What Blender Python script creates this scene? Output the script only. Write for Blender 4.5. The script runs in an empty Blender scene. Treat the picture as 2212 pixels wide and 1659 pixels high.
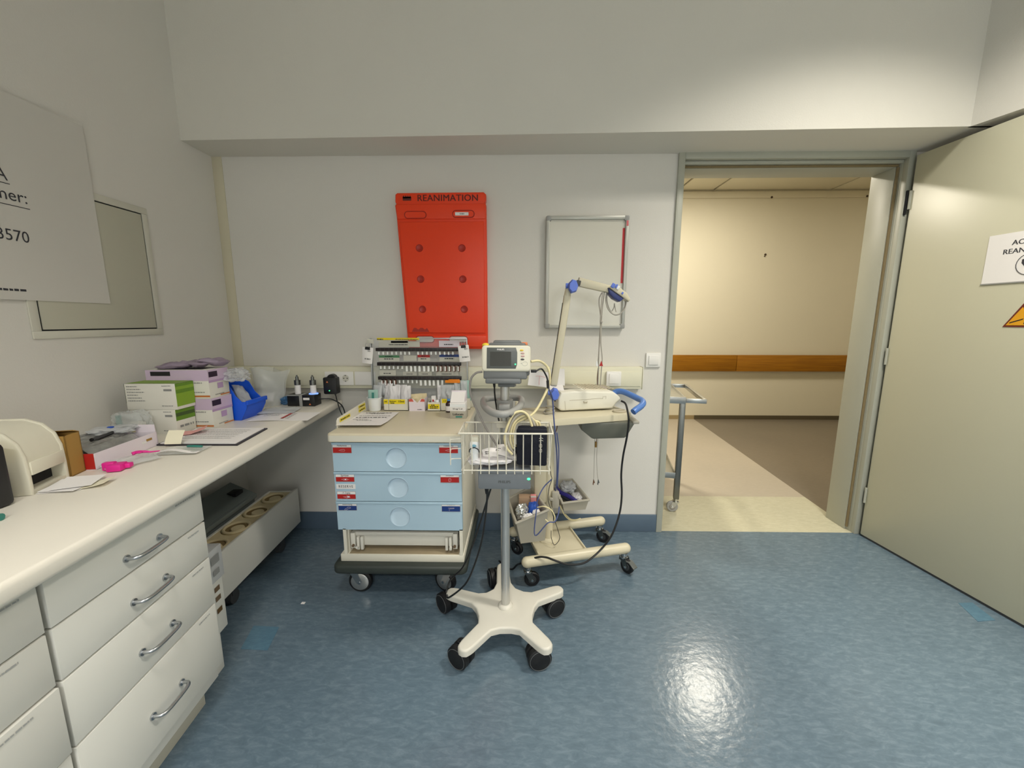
import bpy, bmesh, math, random
from mathutils import Matrix, Vector, noise
random.seed(7)
PI = math.pi
SC = bpy.context.scene
COL = SC.collection

# ------------------------------------------------------------------ camera
FPX, PITCH, YAW, CH = 850.0, math.radians(9.1), math.radians(1.0), 1.24
cam = bpy.data.cameras.new('camera'); cam.sensor_fit = 'HORIZONTAL'; cam.sensor_width = 36.0
cam.lens = FPX * 36.0 / 2212.0; cam.clip_start = 0.02
camo = bpy.data.objects.new('camera', cam); COL.objects.link(camo)
camo.location = (0, 0, CH); camo.rotation_euler = (PI/2 - PITCH, 0, YAW)
SC.camera = camo

def ray(px, py):                      # survey helper: photo measurement -> direction from the tripod
    x = (px-1106)/FPX; u = -(py-829.5)/FPX
    fw = math.cos(PITCH)+u*math.sin(PITCH); z = -math.sin(PITCH)+u*math.cos(PITCH)
    return (x*math.cos(YAW)-fw*math.sin(YAW), x*math.sin(YAW)+fw*math.cos(YAW), z)
def fx(px, py, v):
    r = ray(px, py); t = v/r[0]; return Vector((v, t*r[1], CH+t*r[2]))
def fy(px, py, v):
    r = ray(px, py); t = v/r[1]; return Vector((t*r[0], v, CH+t*r[2]))
def fz(px, py, v):
    r = ray(px, py); t = (v-CH)/r[2]; return Vector((t*r[0], t*r[1], v))

# ------------------------------------------------------------------ materials
def lin(h):
    h = h.lstrip('#'); o = []
    for i in (0, 2, 4):
        c = int(h[i:i+2], 16)/255; o.append(c/12.92 if c <= .04045 else ((c+.055)/1.055)**2.4)
    return (*o, 1)
MATS = {}
def mat(name, col, rough=.5, metal=0, var=0, vscale=8, bump=0, bscale=60, alpha=1, emit=None, estr=1, spec=.5, coat=0, trans=0):
    m = bpy.data.materials.new(name); m.use_nodes = True; nt = m.node_tree; b = nt.nodes['Principled BSDF']
    c = lin(col)
    b.inputs['Base Color'].default_value = c; b.inputs['Roughness'].default_value = rough
    b.inputs['Metallic'].default_value = metal; b.inputs['Alpha'].default_value = alpha
    b.inputs['Specular IOR Level'].default_value = spec
    if coat: b.inputs['Coat Weight'].default_value = coat; b.inputs['Coat Roughness'].default_value = .15
    if trans: b.inputs['Transmission Weight'].default_value = trans
    if emit: b.inputs['Emission Color'].default_value = lin(emit); b.inputs['Emission Strength'].default_value = estr
    if var or bump:
        tc = nt.nodes.new('ShaderNodeTexCoord')
    if var:
        n = nt.nodes.new('ShaderNodeTexNoise'); n.inputs['Scale'].default_value = vscale; n.inputs['Detail'].default_value = 5
        nt.links.new(tc.outputs['Object'], n.inputs['Vector'])
        mx = nt.nodes.new('ShaderNodeMix'); mx.data_type = 'RGBA'
        mx.inputs['A'].default_value = tuple(v*(1-var) for v in c[:3])+(1,); mx.inputs['B'].default_value = tuple(min(1, v*(1+var)) for v in c[:3])+(1,)
        nt.links.new(n.outputs['Fac'], mx.inputs['Factor']); nt.links.new(mx.outputs['Result'], b.inputs['Base Color'])
    if bump:
        n2 = nt.nodes.new('ShaderNodeTexNoise'); n2.inputs['Scale'].default_value = bscale; n2.inputs['Detail'].default_value = 4
        nt.links.new(tc.outputs['Object'], n2.inputs['Vector'])
        bp = nt.nodes.new('ShaderNodeBump'); bp.inputs['Strength'].default_value = bump; bp.inputs['Distance'].default_value = .004
        nt.links.new(n2.outputs['Fac'], bp.inputs['Height']); nt.links.new(bp.outputs['Normal'], b.inputs['Normal'])
    MATS[name] = m; return m

mat('wall_paint', '#dad7d0', .75, var=.02, vscale=3, bump=.12, bscale=160)
mat('bulkhead_paint', '#d9d6cd', .75, var=.02, vscale=3, bump=.12, bscale=160)
mat('corridor_paint', '#e3dcc6', .7, var=.02, vscale=3, bump=.1, bscale=140)
mat('corridor_ceiling', '#e4dec8', .8)
mat('ceiling_paint', '#dddad0', .85)
mat('frame_paint', '#afb0a3', .4, var=.03, vscale=5)
mat('seal', '#7d6d4c', .7, var=.15, vscale=40)
mat('door_paint', '#c4c2ac', .33, var=.025, vscale=2.5, bump=.03, bscale=25)
mat('dark_gap', '#16171a', .8)
mat('steel', '#b9bab8', .28, 1, var=.06, vscale=20)
mat('steel_dark', '#7a7c79', .35, 1, var=.08, vscale=20)
mat('chrome', '#c9cbcc', .14, 1)
mat('alu', '#b5b8bb', .32, 1, var=.04, vscale=30)
mat('frame_alu', '#b9b9b2', .4, .35)
mat('pole_alu', '#c9c9c6', .3, .8)
mat('white_lam', '#dcdbd3', .42, var=.015, vscale=4)
mat('worktop', '#e3ded2', .38, var=.02, vscale=6, bump=.04, bscale=220)
mat('plinth', '#c2bfb0', .5)
mat('grey_print', '#8b8c8a', .7)
mat('pale_print', '#a9aaa8', .7)
mat('dark_print', '#33343a', .7)
mat('black_print', '#15151a', .6)
mat('paper', '#ebe8e6', .8)
mat('poster_paper', '#dcdcd8', .7)
mat('poster_pale', '#d0cdc6', .75)
mat('cream_plastic', '#dcd8c6', .42, var=.02, vscale=9)
mat('beige_plastic', '#cfc8b0', .45, var=.02, vscale=7)
mat('cart_cream', '#cfc7ad', .38, var=.03, vscale=8)
mat('trunk_plastic', '#dcd9c2', .4)
mat('socket_white', '#e9e7e2', .3)
mat('black_plastic', '#17181b', .38)
mat('black_rubber', '#141416', .55, var=.3, vscale=60)
mat('dark_grey', '#3b3d3f', .45)
mat('mid_grey', '#6a6d6e', .42)
mat('grey_plastic', '#9a9a97', .45)
mat('bin_grey', '#aaa597', .42, var=.02, vscale=10)
mat('bin_clear_grey', '#62645a', .35, alpha=.93, var=.05, vscale=6)
mat('power_grey', '#7b8085', .38, var=.02, vscale=6)
mat('orange_board', '#ee4118', .36, var=.05, vscale=3, bump=.04, bscale=90, spec=.4)
mat('orange_deep', '#a81c06', .4)
mat('board_ink', '#5a1208', .6)
mat('wb_surface', '#d3d0c4', .22)
mat('red', '#b3211f', .45)
mat('red_tape', '#c4232b', .45)
mat('pink_tape', '#d0686e', .45)
mat('blue_label', '#1b3a7c', .45)
mat('label_edge', '#a2a2a4', .5)
mat('drawer_blue', '#b0cbdc', .33, var=.012, vscale=4)
mat('drawer_dish', '#bdd4e4', .2)
mat('trolley_white', '#dedacb', .42, var=.02, vscale=5)
mat('trolley_top', '#cfc6ad', .38, var=.03, vscale=14)
mat('bumper', '#353b37', .5, var=.1, vscale=20)
mat('tray_white', '#d8d5ca', .4)
mat('rust', '#6b5842', .6)
mat('dusty', '#a39478', .7, var=.15, vscale=12)
mat('yellow', '#ead40e', .5)
mat('yellow_dull', '#b9a428', .6)
mat('green_label', '#4f8a5f', .5)
mat('acrylic', '#dfe6ea', .06, alpha=.16)
mat('rail_black', '#1d1518', .4)
mat('glass_amp', '#e3e8e6', .1, alpha=.55)
mat('amber_amp', '#6b2f12', .15, alpha=.8)
mat('amp_white', '#eceeec', .35)
mat('amp_orange', '#f28a12', .4)
mat('bag_clear', '#dfe3e2', .18, alpha=.36, bump=.2, bscale=22)
mat('bag_mist', '#d3d6d9', .25, alpha=.6, bump=.25, bscale=24)
mat('pack_white', '#dcdadc', .4, bump=.5, bscale=40, var=.06, vscale=30)
mat('pack_lilac', '#8d7f90', .4, bump=.5, bscale=30, var=.15, vscale=25)
mat('pack_grey', '#a0a09d', .2, .55, bump=.6, bscale=45, var=.5, vscale=45)
mat('teal', '#2f7d72', .4)
mat('teal_pale', '#a9cfc4', .4, alpha=.75)
mat('green_bright', '#7fa32a', .5)
mat('green_deep', '#5d851c', .5)
mat('green_dark', '#3e5522', .5)
mat('box_white', '#dcdad0', .55)
mat('box_purple', '#b497bd', .5)
mat('box_purple_pale', '#c9b4cd', .5)
mat('box_purple_dark', '#2a1930', .5)
mat('box_orange', '#c4743a', .5)
mat('bin_blue', '#1557d8', .36)
mat('glove_blue', '#3e6a92', .5)
mat('brown_card', '#a5803f', .75, var=.05, vscale=15)
mat('brown_card_dark', '#5d4522', .8)
mat('magenta', '#e0218f', .45)
mat('pink_pale', '#e8a9a5', .6)
mat('note_yellow', '#ece6cc', .7)
mat('clip_black', '#1f1b26', .4)
mat('led_green', '#3cff8a', .4, emit='#3cff8a', estr=2.2)
mat('ring_blue', '#5d8dff', .4, emit='#7fa6ff', estr=1.0)
mat('screen', '#3d3f3c', .16)
mat('bezel', '#565a58', .35)
mat('orange_acc', '#e07f4a', .45)
mat('yellow_acc', '#e3c53c', .4)
mat('rose_btn', '#c8a19c', .45)
mat('arm_blue', '#5b78d6', .38)
mat('arm_blue_dark', '#2e3a72', .4)
mat('handle_blue', '#5079bd', .36, var=.03, vscale=12)
mat('ecg_white', '#e2dfd0', .38, var=.012, vscale=7)
mat('ecg_panel', '#dcd4be', .45)
mat('ecg_keys', '#b7ae98', .5)
mat('ecg_screen', '#a8a396', .2)
mat('cuff_navy', '#0d1220', .85, bump=.3, bscale=300)
mat('hose_cream', '#dfd3a6', .45)
mat('hose_grey', '#8f8a85', .45)
mat('wire_white', '#d7d3c4', .38)
mat('cable_black', '#191a1c', .45)
mat('cable_blue', '#4a5788', .45)
mat('cable_grey', '#aaa59a', .45)
mat('cable_brown', '#74543c', .5)
mat('thermo_white', '#e6e9ea', .3)
mat('thermo_blue', '#86b9cf', .3)
mat('foil', '#cfd0cd', .18, .8, bump=.5, bscale=60)
mat('med_blue', '#1f4fae', .4)
mat('dark_blue', '#2b2478', .45)
mat('rose_box', '#d98b8b', .5)
mat('card_tan', '#a98d73', .6)
mat('sterile_beige', '#d3c49d', .7, var=.04, vscale=12)
mat('sterile_dark', '#87734c', .75)
mat('carry_grey', '#6c7472', .35, var=.06, vscale=10)
mat('wood', '#b06a10', .42)
mat('base_blue', '#58697a', .45, var=.06, vscale=25)
mat('base_dark', '#5b523d', .55)
mat('base_tan', '#a08d68', .55)
mat('corner_yellow', '#cfc8b0', .7)
mat('hatch_paint', '#bfbdac', .38)
mat('hatch_frame', '#cfcdc0', .45)
mat('warn_yellow', '#e0a01c', .4)
mat('warn_red', '#6a2213', .5)
mat('bottle_brown', '#2c1116', .15)
mat('bottle_cap_blue', '#4f8fd0', .4)
mat('pink_white', '#e6dce4', .55)
mat('pink_red', '#cf5a4e', .55)
mat('lamp_glow', '#ffffff', .5, emit='#fff1d6', estr=6)
mat('stand_white', '#cfccc1', .42, var=.02, vscale=9)
mat('dot_dark', '#4a3c2c', .7)

def wood_grain():
    m = MATS['wood']; nt = m.node_tree; b = nt.nodes['Principled BSDF']
    tc = nt.nodes.new('ShaderNodeTexCoord'); mp = nt.nodes.new('ShaderNodeMapping'); mp.inputs['Scale'].default_value = (1.2, 20, 30)
    n = nt.nodes.new('ShaderNodeTexNoise'); n.inputs['Scale'].default_value = 3; n.inputs['Detail'].default_value = 6
    r = nt.nodes.new('ShaderNodeValToRGB'); r.color_ramp.elements[0].color = lin('#8e5a08'); r.color_ramp.elements[1].color = lin('#a87010')
    r.color_ramp.elements[0].position = .3; r.color_ramp.elements[1].position = .7
    nt.links.new(tc.outputs['Object'], mp.inputs['Vector']); nt.links.new(mp.outputs['Vector'], n.inputs['Vector'])
    nt.links.new(n.outputs['Fac'], r.inputs['Fac']); nt.links.new(r.outputs['Color'], b.inputs['Base Color'])
wood_grain()
def lino(name, c0, c1, c2, rough, ang=.6, bump=.12):
    m = bpy.data.materials.new(name); m.use_nodes = True; nt = m.node_tree; b = nt.nodes['Principled BSDF']
    tc = nt.nodes.new('ShaderNodeTexCoord'); mp = nt.nodes.new('ShaderNodeMapping')
    mp.inputs['Scale'].default_value = (3.2, 9, 1); mp.inputs['Rotation'].default_value = (0, 0, ang)
    nt.links.new(tc.outputs['Object'], mp.inputs['Vector'])
    n = nt.nodes.new('ShaderNodeTexNoise'); n.inputs['Scale'].default_value = 7; n.inputs['Detail'].default_value = 9; n.inputs['Roughness'].default_value = .72
    n.inputs['Distortion'].default_value = .6
    nt.links.new(mp.outputs['Vector'], n.inputs['Vector'])
    r = nt.nodes.new('ShaderNodeValToRGB'); e = r.color_ramp.elements
    e[0].position = .3; e[0].color = lin(c0); e[1].position = .72; e[1].color = lin(c2); k = e.new(.5); k.color = lin(c1)
    nt.links.new(n.outputs['Fac'], r.inputs['Fac'])
    n3 = nt.nodes.new('ShaderNodeTexNoise'); n3.inputs['Scale'].default_value = 1.3; n3.inputs['Detail'].default_value = 3
    nt.links.new(tc.outputs['Object'], n3.inputs['Vector'])
    mx = nt.nodes.new('ShaderNodeMix'); mx.data_type = 'RGBA'; mx.blend_type = 'MULTIPLY'; mx.inputs['Factor'].default_value = .35
    r3 = nt.nodes.new('ShaderNodeValToRGB'); r3.color_ramp.elements[0].position = .35; r3.color_ramp.elements[1].position = .65
    r3.color_ramp.elements[0].color = (.72, .74, .78, 1); r3.color_ramp.elements[1].color = (1, 1, 1, 1)
    nt.links.new(n3.outputs['Fac'], r3.inputs['Fac'])
    nt.links.new(r.outputs['Color'], mx.inputs['A']); nt.links.new(r3.outputs['Color'], mx.inputs['B'])
    nt.links.new(mx.outputs['Result'], b.inputs['Base Color'])
    n2 = nt.nodes.new('ShaderNodeTexNoise'); n2.inputs['Scale'].default_value = 42; n2.inputs['Detail'].default_value = 5
    nt.links.new(tc.outputs['Object'], n2.inputs['Vector'])
    bp = nt.nodes.new('ShaderNodeBump'); bp.inputs['Strength'].default_value = bump; bp.inputs['Distance'].default_value = .004
    nt.links.new(n2.outputs['Fac'], bp.inputs['Height']); nt.links.new(bp.outputs['Normal'], b.inputs['Normal'])
    b.inputs['Roughness'].default_value = rough
    MATS[name] = m
lino('lino_blue', '#546571', '#5f717e', '#73838f', .2, bump=.2)
lino('lino_patch', '#4a6a80', '#527488', '#5e7f92', .2)
lino('lino_cream', '#b2ae95', '#bcb89f', '#c8c4ae', .4)
lino('lino_beige', '#aca291', '#b0a695', '#b5ab9a', .45, bump=.03)
lino('lino_olive', '#73695a', '#786e5f', '#7e7464', .4, bump=.03)

# ------------------------------------------------------------------ mesh builder
class MB:
    def __init__(s, mat='white_lam'): s.V = []; s.F = []; s.FM = []; s.mat = mat
    def add(s, vs, fs, mat=None, M=None):
        o = len(s.V)
        for v in vs:
            v = Vector(v); s.V.append(M @ v if M else v)
        for f in fs: s.F.append([o+i for i in f]); s.FM.append(mat or s.mat)
        return s
    def bm(s, b, mat=None, M=None):
        b.verts.index_update()
        return s.add([v.co.copy() for v in b.verts], [[v.index for v in f.verts] for f in b.faces], mat, M)
    def box(s, x0, x1, y0, y1, z0, z1, bev=0, mat=None, M=None, seg=2):
        if bev <= 0:
            vs = [(x, y, z) for x in (x0, x1) for y in (y0, y1) for z in (z0, z1)]
            return s.add(vs, [(0, 1, 3, 2), (4, 6, 7, 5), (0, 4, 5, 1), (2, 3, 7, 6), (0, 2, 6, 4), (1, 5, 7, 3)], mat, M)
        b = bmesh.new(); bmesh.ops.create_cube(b, size=1)
        for v in b.verts:
            v.co = Vector(((x0+x1)/2+v.co.x*(x1-x0), (y0+y1)/2+v.co.y*(y1-y0), (z0+z1)/2+v.co.z*(z1-z0)))
        bmesh.ops.bevel(b, geom=b.edges[:], offset=min(bev, .49*min(abs(x1-x0), abs(y1-y0), abs(z1-z0))), segments=seg, affect='EDGES', profile=.5)
        s.bm(b, mat, M); b.free(); return s
    def prism(s, poly, h, M=None, bev=0, mat=None, seg=2, both=False):
        b = bmesh.new(); lo = [b.verts.new((p[0], p[1], 0)) for p in poly]; hi = [b.verts.new((p[0], p[1], h)) for p in poly]
        n = len(poly); b.faces.new(lo[::-1]); b.faces.new(hi)
        for i in range(n): b.faces.new((lo[i], lo[(i+1) % n], hi[(i+1) % n], hi[i]))
        bmesh.ops.recalc_face_normals(b, faces=b.faces[:])
        if bev:
            ed = [e for e in b.edges if (abs(e.verts[0].co.z-h) < 1e-7 and abs(e.verts[1].co.z-h) < 1e-7) or (both and abs(e.verts[0].co.z) < 1e-7 and abs(e.verts[1].co.z) < 1e-7)]
            bmesh.ops.bevel(b, geom=ed, offset=bev, segments=seg, affect='EDGES', profile=.5)
        s.bm(b, mat, M); b.free(); return s
    def cyl(s, p0, p1, r0, r1=None, n=20, mat=None, cap=True, M=None):
        p0, p1 = Vector(p0), Vector(p1); r1 = r0 if r1 is None else r1
        d = (p1-p0).normalized(); a = d.orthogonal().normalized(); c = d.cross(a)
        vs = []
        for p, r in ((p0, r0), (p1, r1)):
            for i in range(n): t = 2*PI*i/n; vs.append(p+a*(r*math.cos(t))+c*(r*math.sin(t)))
        fs = [(i, (i+1) % n, n+(i+1) % n, n+i) for i in range(n)]
        if cap: fs += [tuple(range(n))[::-1], tuple(range(n, 2*n))]
        return s.add(vs, fs, mat, M)
    def lathe(s, prof, c=(0, 0, 0), n=24, mat=None, M=None):
        vs = []; fs = []; c = Vector(c)
        for r, z in prof:
            for i in range(n): t = 2*PI*i/n; vs.append(c+Vector((r*math.cos(t), r*math.sin(t), z)))
        for k in range(len(prof)-1):
            for i in range(n): fs.append((k*n+i, k*n+(i+1) % n, (k+1)*n+(i+1) % n, (k+1)*n+i))
        fs.append(tuple(range(n))[::-1]); fs.append(tuple(range((len(prof)-1)*n, len(prof)*n)))
        return s.add(vs, fs, mat, M)
    def tube(s, pts, r, n=10, mat=None, sm=6, closed=False, M=None, flat=None):
        P = [Vector(p) for p in pts]
        if sm > 1 and len(P) > 2:
            Q = []; L = len(P); rng = range(L if closed else L-1)
            for i in rng:
                a = P[(i-1) % L] if (closed or i > 0) else P[0]*2-P[1]
                b_, c = P[i], P[(i+1) % L]
                d = P[(i+2) % L] if (closed or i+2 < L) else c*2-b_
                for k in range(sm):
                    t = k/sm; Q.append(.5*((2*b_)+(c-a)*t+(2*a-5*b_+4*c-d)*t*t+(3*b_-a-3*c+d)*t**3))
            if not closed: Q.append(P[-1])
            P = Q
        vs = []; fs = []; N = len(P); up = None
        for i, p in enumerate(P):
            if closed: d = (P[(i+1) % N]-P[i-1]).normalized()
            else: d = (P[min(i+1, N-1)]-P[max(i-1, 0)]).normalized()
            if up is None: up = d.orthogonal().normalized()
            up = (up-d*up.dot(d)).normalized(); w = d.cross(up)
            rr = r(i/(N-1)) if callable(r) else r
            for k in range(n):
                t = 2*PI*k/n; vs.append(p+up*(rr*math.cos(t))+w*(rr*math.sin(t)))
        for i in range(N if closed else N-1):
            j = (i+1) % N
            for k in range(n): fs.append((i*n+k, i*n+(k+1) % n, j*n+(k+1) % n, j*n+k))
        if not closed: fs += [tuple(range(n))[::-1], tuple(range((N-1)*n, N*n))]
        return s.add(vs, fs, mat, M)
    def sphere(s, c, r, mat=None, sc=(1, 1, 1), M=None, n=16):
        b = bmesh.new(); bmesh.ops.create_uvsphere(b, u_segments=n, v_segments=n//2+2, radius=r)
        for v in b.verts: v.co = Vector(c)+Vector((v.co.x*sc[0], v.co.y*sc[1], v.co.z*sc[2]))
        s.bm(b, mat, M); b.free(); return s
    def blob(s, c, size, seed=0, amp=.25, fr=3, mat=None, M=None, sub=4, flatb=True):
        b = bmesh.new(); bmesh.ops.create_icosphere(b, subdivisions=sub, radius=1); c = Vector(c)
        for v in b.verts:
            d = v.co.copy(); k = 1/max(1e-6, (abs(d.x)**3.2+abs(d.y)**3.2+abs(d.z)**3.2)**(1/3.2))
            nz = noise.noise(d*fr+Vector((seed*7.3, seed*3.1, seed))) + .5*noise.noise(d*fr*2.7+Vector((seed, 1.7, seed*2.2)))
            k *= 1+amp*nz
            q = Vector((d.x*k*size[0]/2, d.y*k*size[1]/2, d.z*k*size[2]/2))
            if flatb: q.z = max(q.z, -size[2]/2)
            v.co = c+q
        s.bm(b, mat, M); b.free(); return s
    def sheet(s, w, h, M, curl=None, th=.0008, nu=10, nv=10, mat=None):
        vs = []; fs = []; K = (nu+1)*(nv+1)
        for top in (1, 0):
            for j in range(nv+1):
                for i in range(nu+1):
                    u = i/nu; v = j/nv; z = curl(u, v) if curl else 0
                    vs.append(((u-.5)*w, (v-.5)*h, z+(th if top else 0)))
        for j in range(nv):
            for i in range(nu):
                a = j*(nu+1)+i; q = (a, a+1, a+nu+2, a+nu+1); fs.append(q); fs.append(tuple(K+x for x in q[::-1]))
        bd = [i for i in range(nu+1)]+[j*(nu+1)+nu for j in range(1, nv+1)]+[nv*(nu+1)+i for i in range(nu-1, -1, -1)]+[j*(nu+1) for j in range(nv-1, 0, -1)]
        for i in range(len(bd)):
            a, b2 = bd[i], bd[(i+1) % len(bd)]; fs.append((a, K+a, K+b2, b2))
        return s.add(vs, fs, mat, M)
    def pillow(s, w, h, t, M, seed=0, mat=None, n=10, wr=.25):
        vs = []; fs = []; K = (n+1)**2
        for sg in (1, -1):
            for j in range(n+1):
                for i in range(n+1):
                    u = 2*i/n-1; v = 2*j/n-1
                    e = max(0, (1-u**4))*max(0, (1-v**4))
                    z = sg*t/2*(e**.6)*(1+wr*2*noise.noise(Vector((u*2.2+seed*5, v*2.2, seed*1.3+sg))))
                    z += wr*t*.5*noise.noise(Vector((u*1.6, v*1.6+seed*3, 4.4)))
                    vs.append((u*w/2, v*h/2, z))
        for j in range(n):
            for i in range(n):
                a = j*(n+1)+i; q = (a, a+1, a+n+2, a+n+1); fs.append(q); fs.append(tuple(K+x for x in q[::-1]))
        return s.add(vs, fs, mat, M)
    def text(s, txt, size, M, mat=None, align='CENTER', off=0, sx=1, space=1):
        cu = bpy.data.curves.new('t', 'FONT'); cu.body = txt; cu.size = size; cu.align_x = align; cu.align_y = 'CENTER'; cu.resolution_u = 3
        cu.space_character = space
        o = bpy.data.objects.new('t', cu); me = bpy.data.meshes.new_from_object(o)
        for dx in ((0,) if off < .0001 else (-off, off)):            # a second, shifted strike for bold print
            s.add([Vector((v.co.x*sx+dx, v.co.y, .0006+abs(dx)*.02*(dx > 0))) for v in me.vertices], [tuple(p.vertices) for p in me.polygons], mat, M)
        bpy.data.objects.remove(o); bpy.data.curves.remove(cu); bpy.data.meshes.remove(me); return s
    def scribble(s, x0, x1, y, hgt, M, seed=0, mat='grey_print'):         # unreadable small print
        r = random.Random(seed); x = x0
        while x < x1:
            w = min(r.uniform(.6, 2.4)*hgt, x1-x)
            s.add([(x, y-hgt/2, .0006), (x+w, y-hgt/2, .0006), (x+w, y+hgt/2*r.uniform(.5, 1), .0006), (x, y+hgt/2, .0006)], [(0, 1, 2, 3)], mat, M)
            x += w+hgt*r.uniform(.25, .6)
        return s
    def rect(s, x0, x1, y0, y1, M, mat=None, z=.0004):
        return s.add([(x0, y0, z), (x1, y0, z), (x1, y1, z), (x0, y1, z)], [(0, 1, 2, 3)], mat, M)

def rrect(x0, x1, y0, y1, r, n=5):
    o = []
    for cx, cy, a in ((x1-r, y1-r, 0), (x0+r, y1-r, PI/2), (x0+r, y0+r, PI), (x1-r, y0+r, 1.5*PI)):
        for k in range(n+1): t = a+PI/2*k/n; o.append((cx+r*math.cos(t), cy+r*math.sin(t)))
    return o
def fr(o, x, y):                     # frame: origin, local x axis, local y axis
    x = Vector(x).normalized(); y = Vector(y); y = (y-x*y.dot(x)).normalized(); z = x.cross(y)
    return Matrix(((x.x, y.x, z.x, o[0]), (x.y, y.y, z.y, o[1]), (x.z, y.z, z.z, o[2]), (0, 0, 0, 1)))
def front(o): return fr(o, (1, 0, 0), (0, 0, 1))          # faces the room (-y)
def flat(o, a=0): return fr(o, (math.cos(a), math.sin(a), 0), (-math.sin(a), math.cos(a), 0))
def rz(o, a): return Matrix.Translation(o) @ Matrix.Rotation(a, 4, 'Z')

ROOTM = {}
def mk(name, mb, M=None):
    me = bpy.data.meshes.new(name)
    inv = M.inverted() if M else None
    me.from_pydata([tuple(inv @ v) if inv else tuple(v) for v in mb.V], [], mb.F)
    keys = []
    for k in mb.FM:
        if k not in keys: keys.append(k)
    for k in keys: me.materials.append(MATS[k])
    ix = {k: i for i, k in enumerate(keys)}
    me.polygons.foreach_set('material_index', [ix[k] for k in mb.FM])
    b = bmesh.new(); b.from_mesh(me); bmesh.ops.recalc_face_normals(b, faces=b.faces[:]) if not getattr(mb, 'keep', False) else None
    b.to_mesh(me); b.free()
    me.polygons.foreach_set('use_smooth', [True]*len(me.polygons)); me.set_sharp_from_angle(angle=math.radians(38))
    me.update()
    o = bpy.data.objects.new(name, me); COL.objects.link(o); return o
def thing(name, label, cat, loc=(0, 0, 0), rot=0, group=None):
    o = bpy.data.objects.new(name, None); COL.objects.link(o); o.empty_display_size = .05
    o.location = loc; o.rotation_euler = (0, 0, rot); o['label'] = label; o['category'] = cat
    if group: o['group'] = group
    ROOTM[o] = rz(Vector(loc), rot); return o
def part(name, mb, parent, label=None, local=False, stuff=False):
    M = ROOTM[parent]; o = mk(name, mb, None if local else M); o.parent = parent; ROOTM[o] = M
    if label: o['label'] = label
    if stuff: o['kind'] = 'stuff'
    return o
def one(name, mb, label, cat, group=None, kind=None):
    xs = [v.x for v in mb.V]; ys = [v.y for v in mb.V]; zs = [v.z for v in mb.V]
    loc = Vector(((min(xs)+max(xs))/2, (min(ys)+max(ys))/2, min(zs))); M = Matrix.Translation(loc)
    o = mk(name, mb, M); o.location = loc; o['label'] = label; o['category'] = cat; ROOTM[o] = M
    if group: o['group'] = group
    if kind: o['kind'] = kind
    return o
def struct(name, mb, parent=None, label=None):
    if parent: return part(name, mb, parent, label)
    o = mk(name, mb); o['kind'] = 'structure'; ROOTM[o] = Matrix.Identity(4)
    if label: o['label'] = label
    return o
def dup(root, loc, rot, label, group=None):
    r = root.copy(); COL.objects.link(r); r.location = loc; r.rotation_euler = (0, 0, rot); r['label'] = label
    if group: r['group'] = group
    for ch in list(root.children):
        c = ch.copy(); COL.objects.link(c); c.parent = r
        for g in list(ch.children):
            d = g.copy(); COL.objects.link(d); d.parent = c
    return r

# ================================================================== SETTING
LX, BY, RX, FY, CZ = -1.615, 2.2, 2.42, -3.0, 2.95
DX0, DX1, DZ = .835, 1.995, 2.075          # door opening in the back wall
b = MB('lino_blue'); b.box(LX-.2, RX+.2, FY-.2, BY, -.1, 0); struct('floor', b)
b = MB('wall_paint'); b.box(LX-.2, LX, FY-.2, BY+.19, 0, CZ); struct('wall_left', b)
b = MB('wall_paint')
b.box(LX, DX0, BY, BY+.19, 0, CZ); b.box(DX1, RX, BY, BY+.19, 0, CZ); b.box(DX0, DX1, BY, BY+.19, DZ, CZ); struct('wall_back', b)
b = MB('wall_paint'); b.box(RX, RX+.2, FY-.2, BY+.19, 0, CZ); struct('wall_right', b)
b = MB('wall_paint'); b.box(LX, RX, FY-.2, FY, 0, CZ); struct('wall_front', b)
b = MB('ceiling_paint'); b.box(LX-.2, RX+.2, FY-.2, BY+.19, CZ, CZ+.1); struct('ceiling', b)
b = MB('bulkhead_paint')
b.prism([(LX, 2.008), (RX, 1.925), (RX, BY), (LX, BY)], CZ-2.09, Matrix.Translation((0, 0, 2.09)), bev=0)
struct('trim_1', b, label='white bulkhead beam running along the top of the back wall')
b = MB('bulkhead_paint'); b.prism([(1.992, 1.945), (2.3, .9), (2.4, FY), (RX, FY), (RX, 1.945)], CZ-2.09, Matrix.Translation((0, 0, 2.09))); struct('trim_4', b, label='white boxed beam above the open door leaf on the right')
b = MB('base_blue'); b.box(LX, .818, BY-.012, BY, 0, .107, .003); struct('baseboard_back', b)
b = MB('base_blue'); b.box(LX, LX+.012, FY, BY-.012, 0, .107, .003); struct('baseboard_left', b)
b = MB('corner_yellow'); b.box(LX, LX+.052, BY-.004, BY, .99, 2.09, .001); struct('trim_2', b, label='yellowed vertical cover strip in the left corner')
b = MB('lino_patch'); P = [fz(*p, 0) for p in ((520, 1402), (578, 1405), (603, 1355), (548, 1352))]
b.prism([(p.x, p.y) for p in P], .0015); one('floor_patch', b, 'small bluer square patch let into the floor near the drawer unit', 'floor patch')
b = MB('lino_patch'); P = [fz(*p, 0) for p in ((2070, 1303), (2112, 1343), (2150, 1340), (2100, 1302))]
b.prism([(p.x, p.y) for p in P], .0015); one('floor_patch', b, 'narrow pale floor patch at the foot of the open door', 'floor patch')
b = MB('paper'); p = fz(655, 1303, 0); b.box(p.x-.008, p.x+.008, p.y-.006, p.y+.006, 0, .002, M=None); one('paper_scrap', b, 'tiny white scrap of paper lying on the dark blue floor', 'paper scrap')

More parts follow.
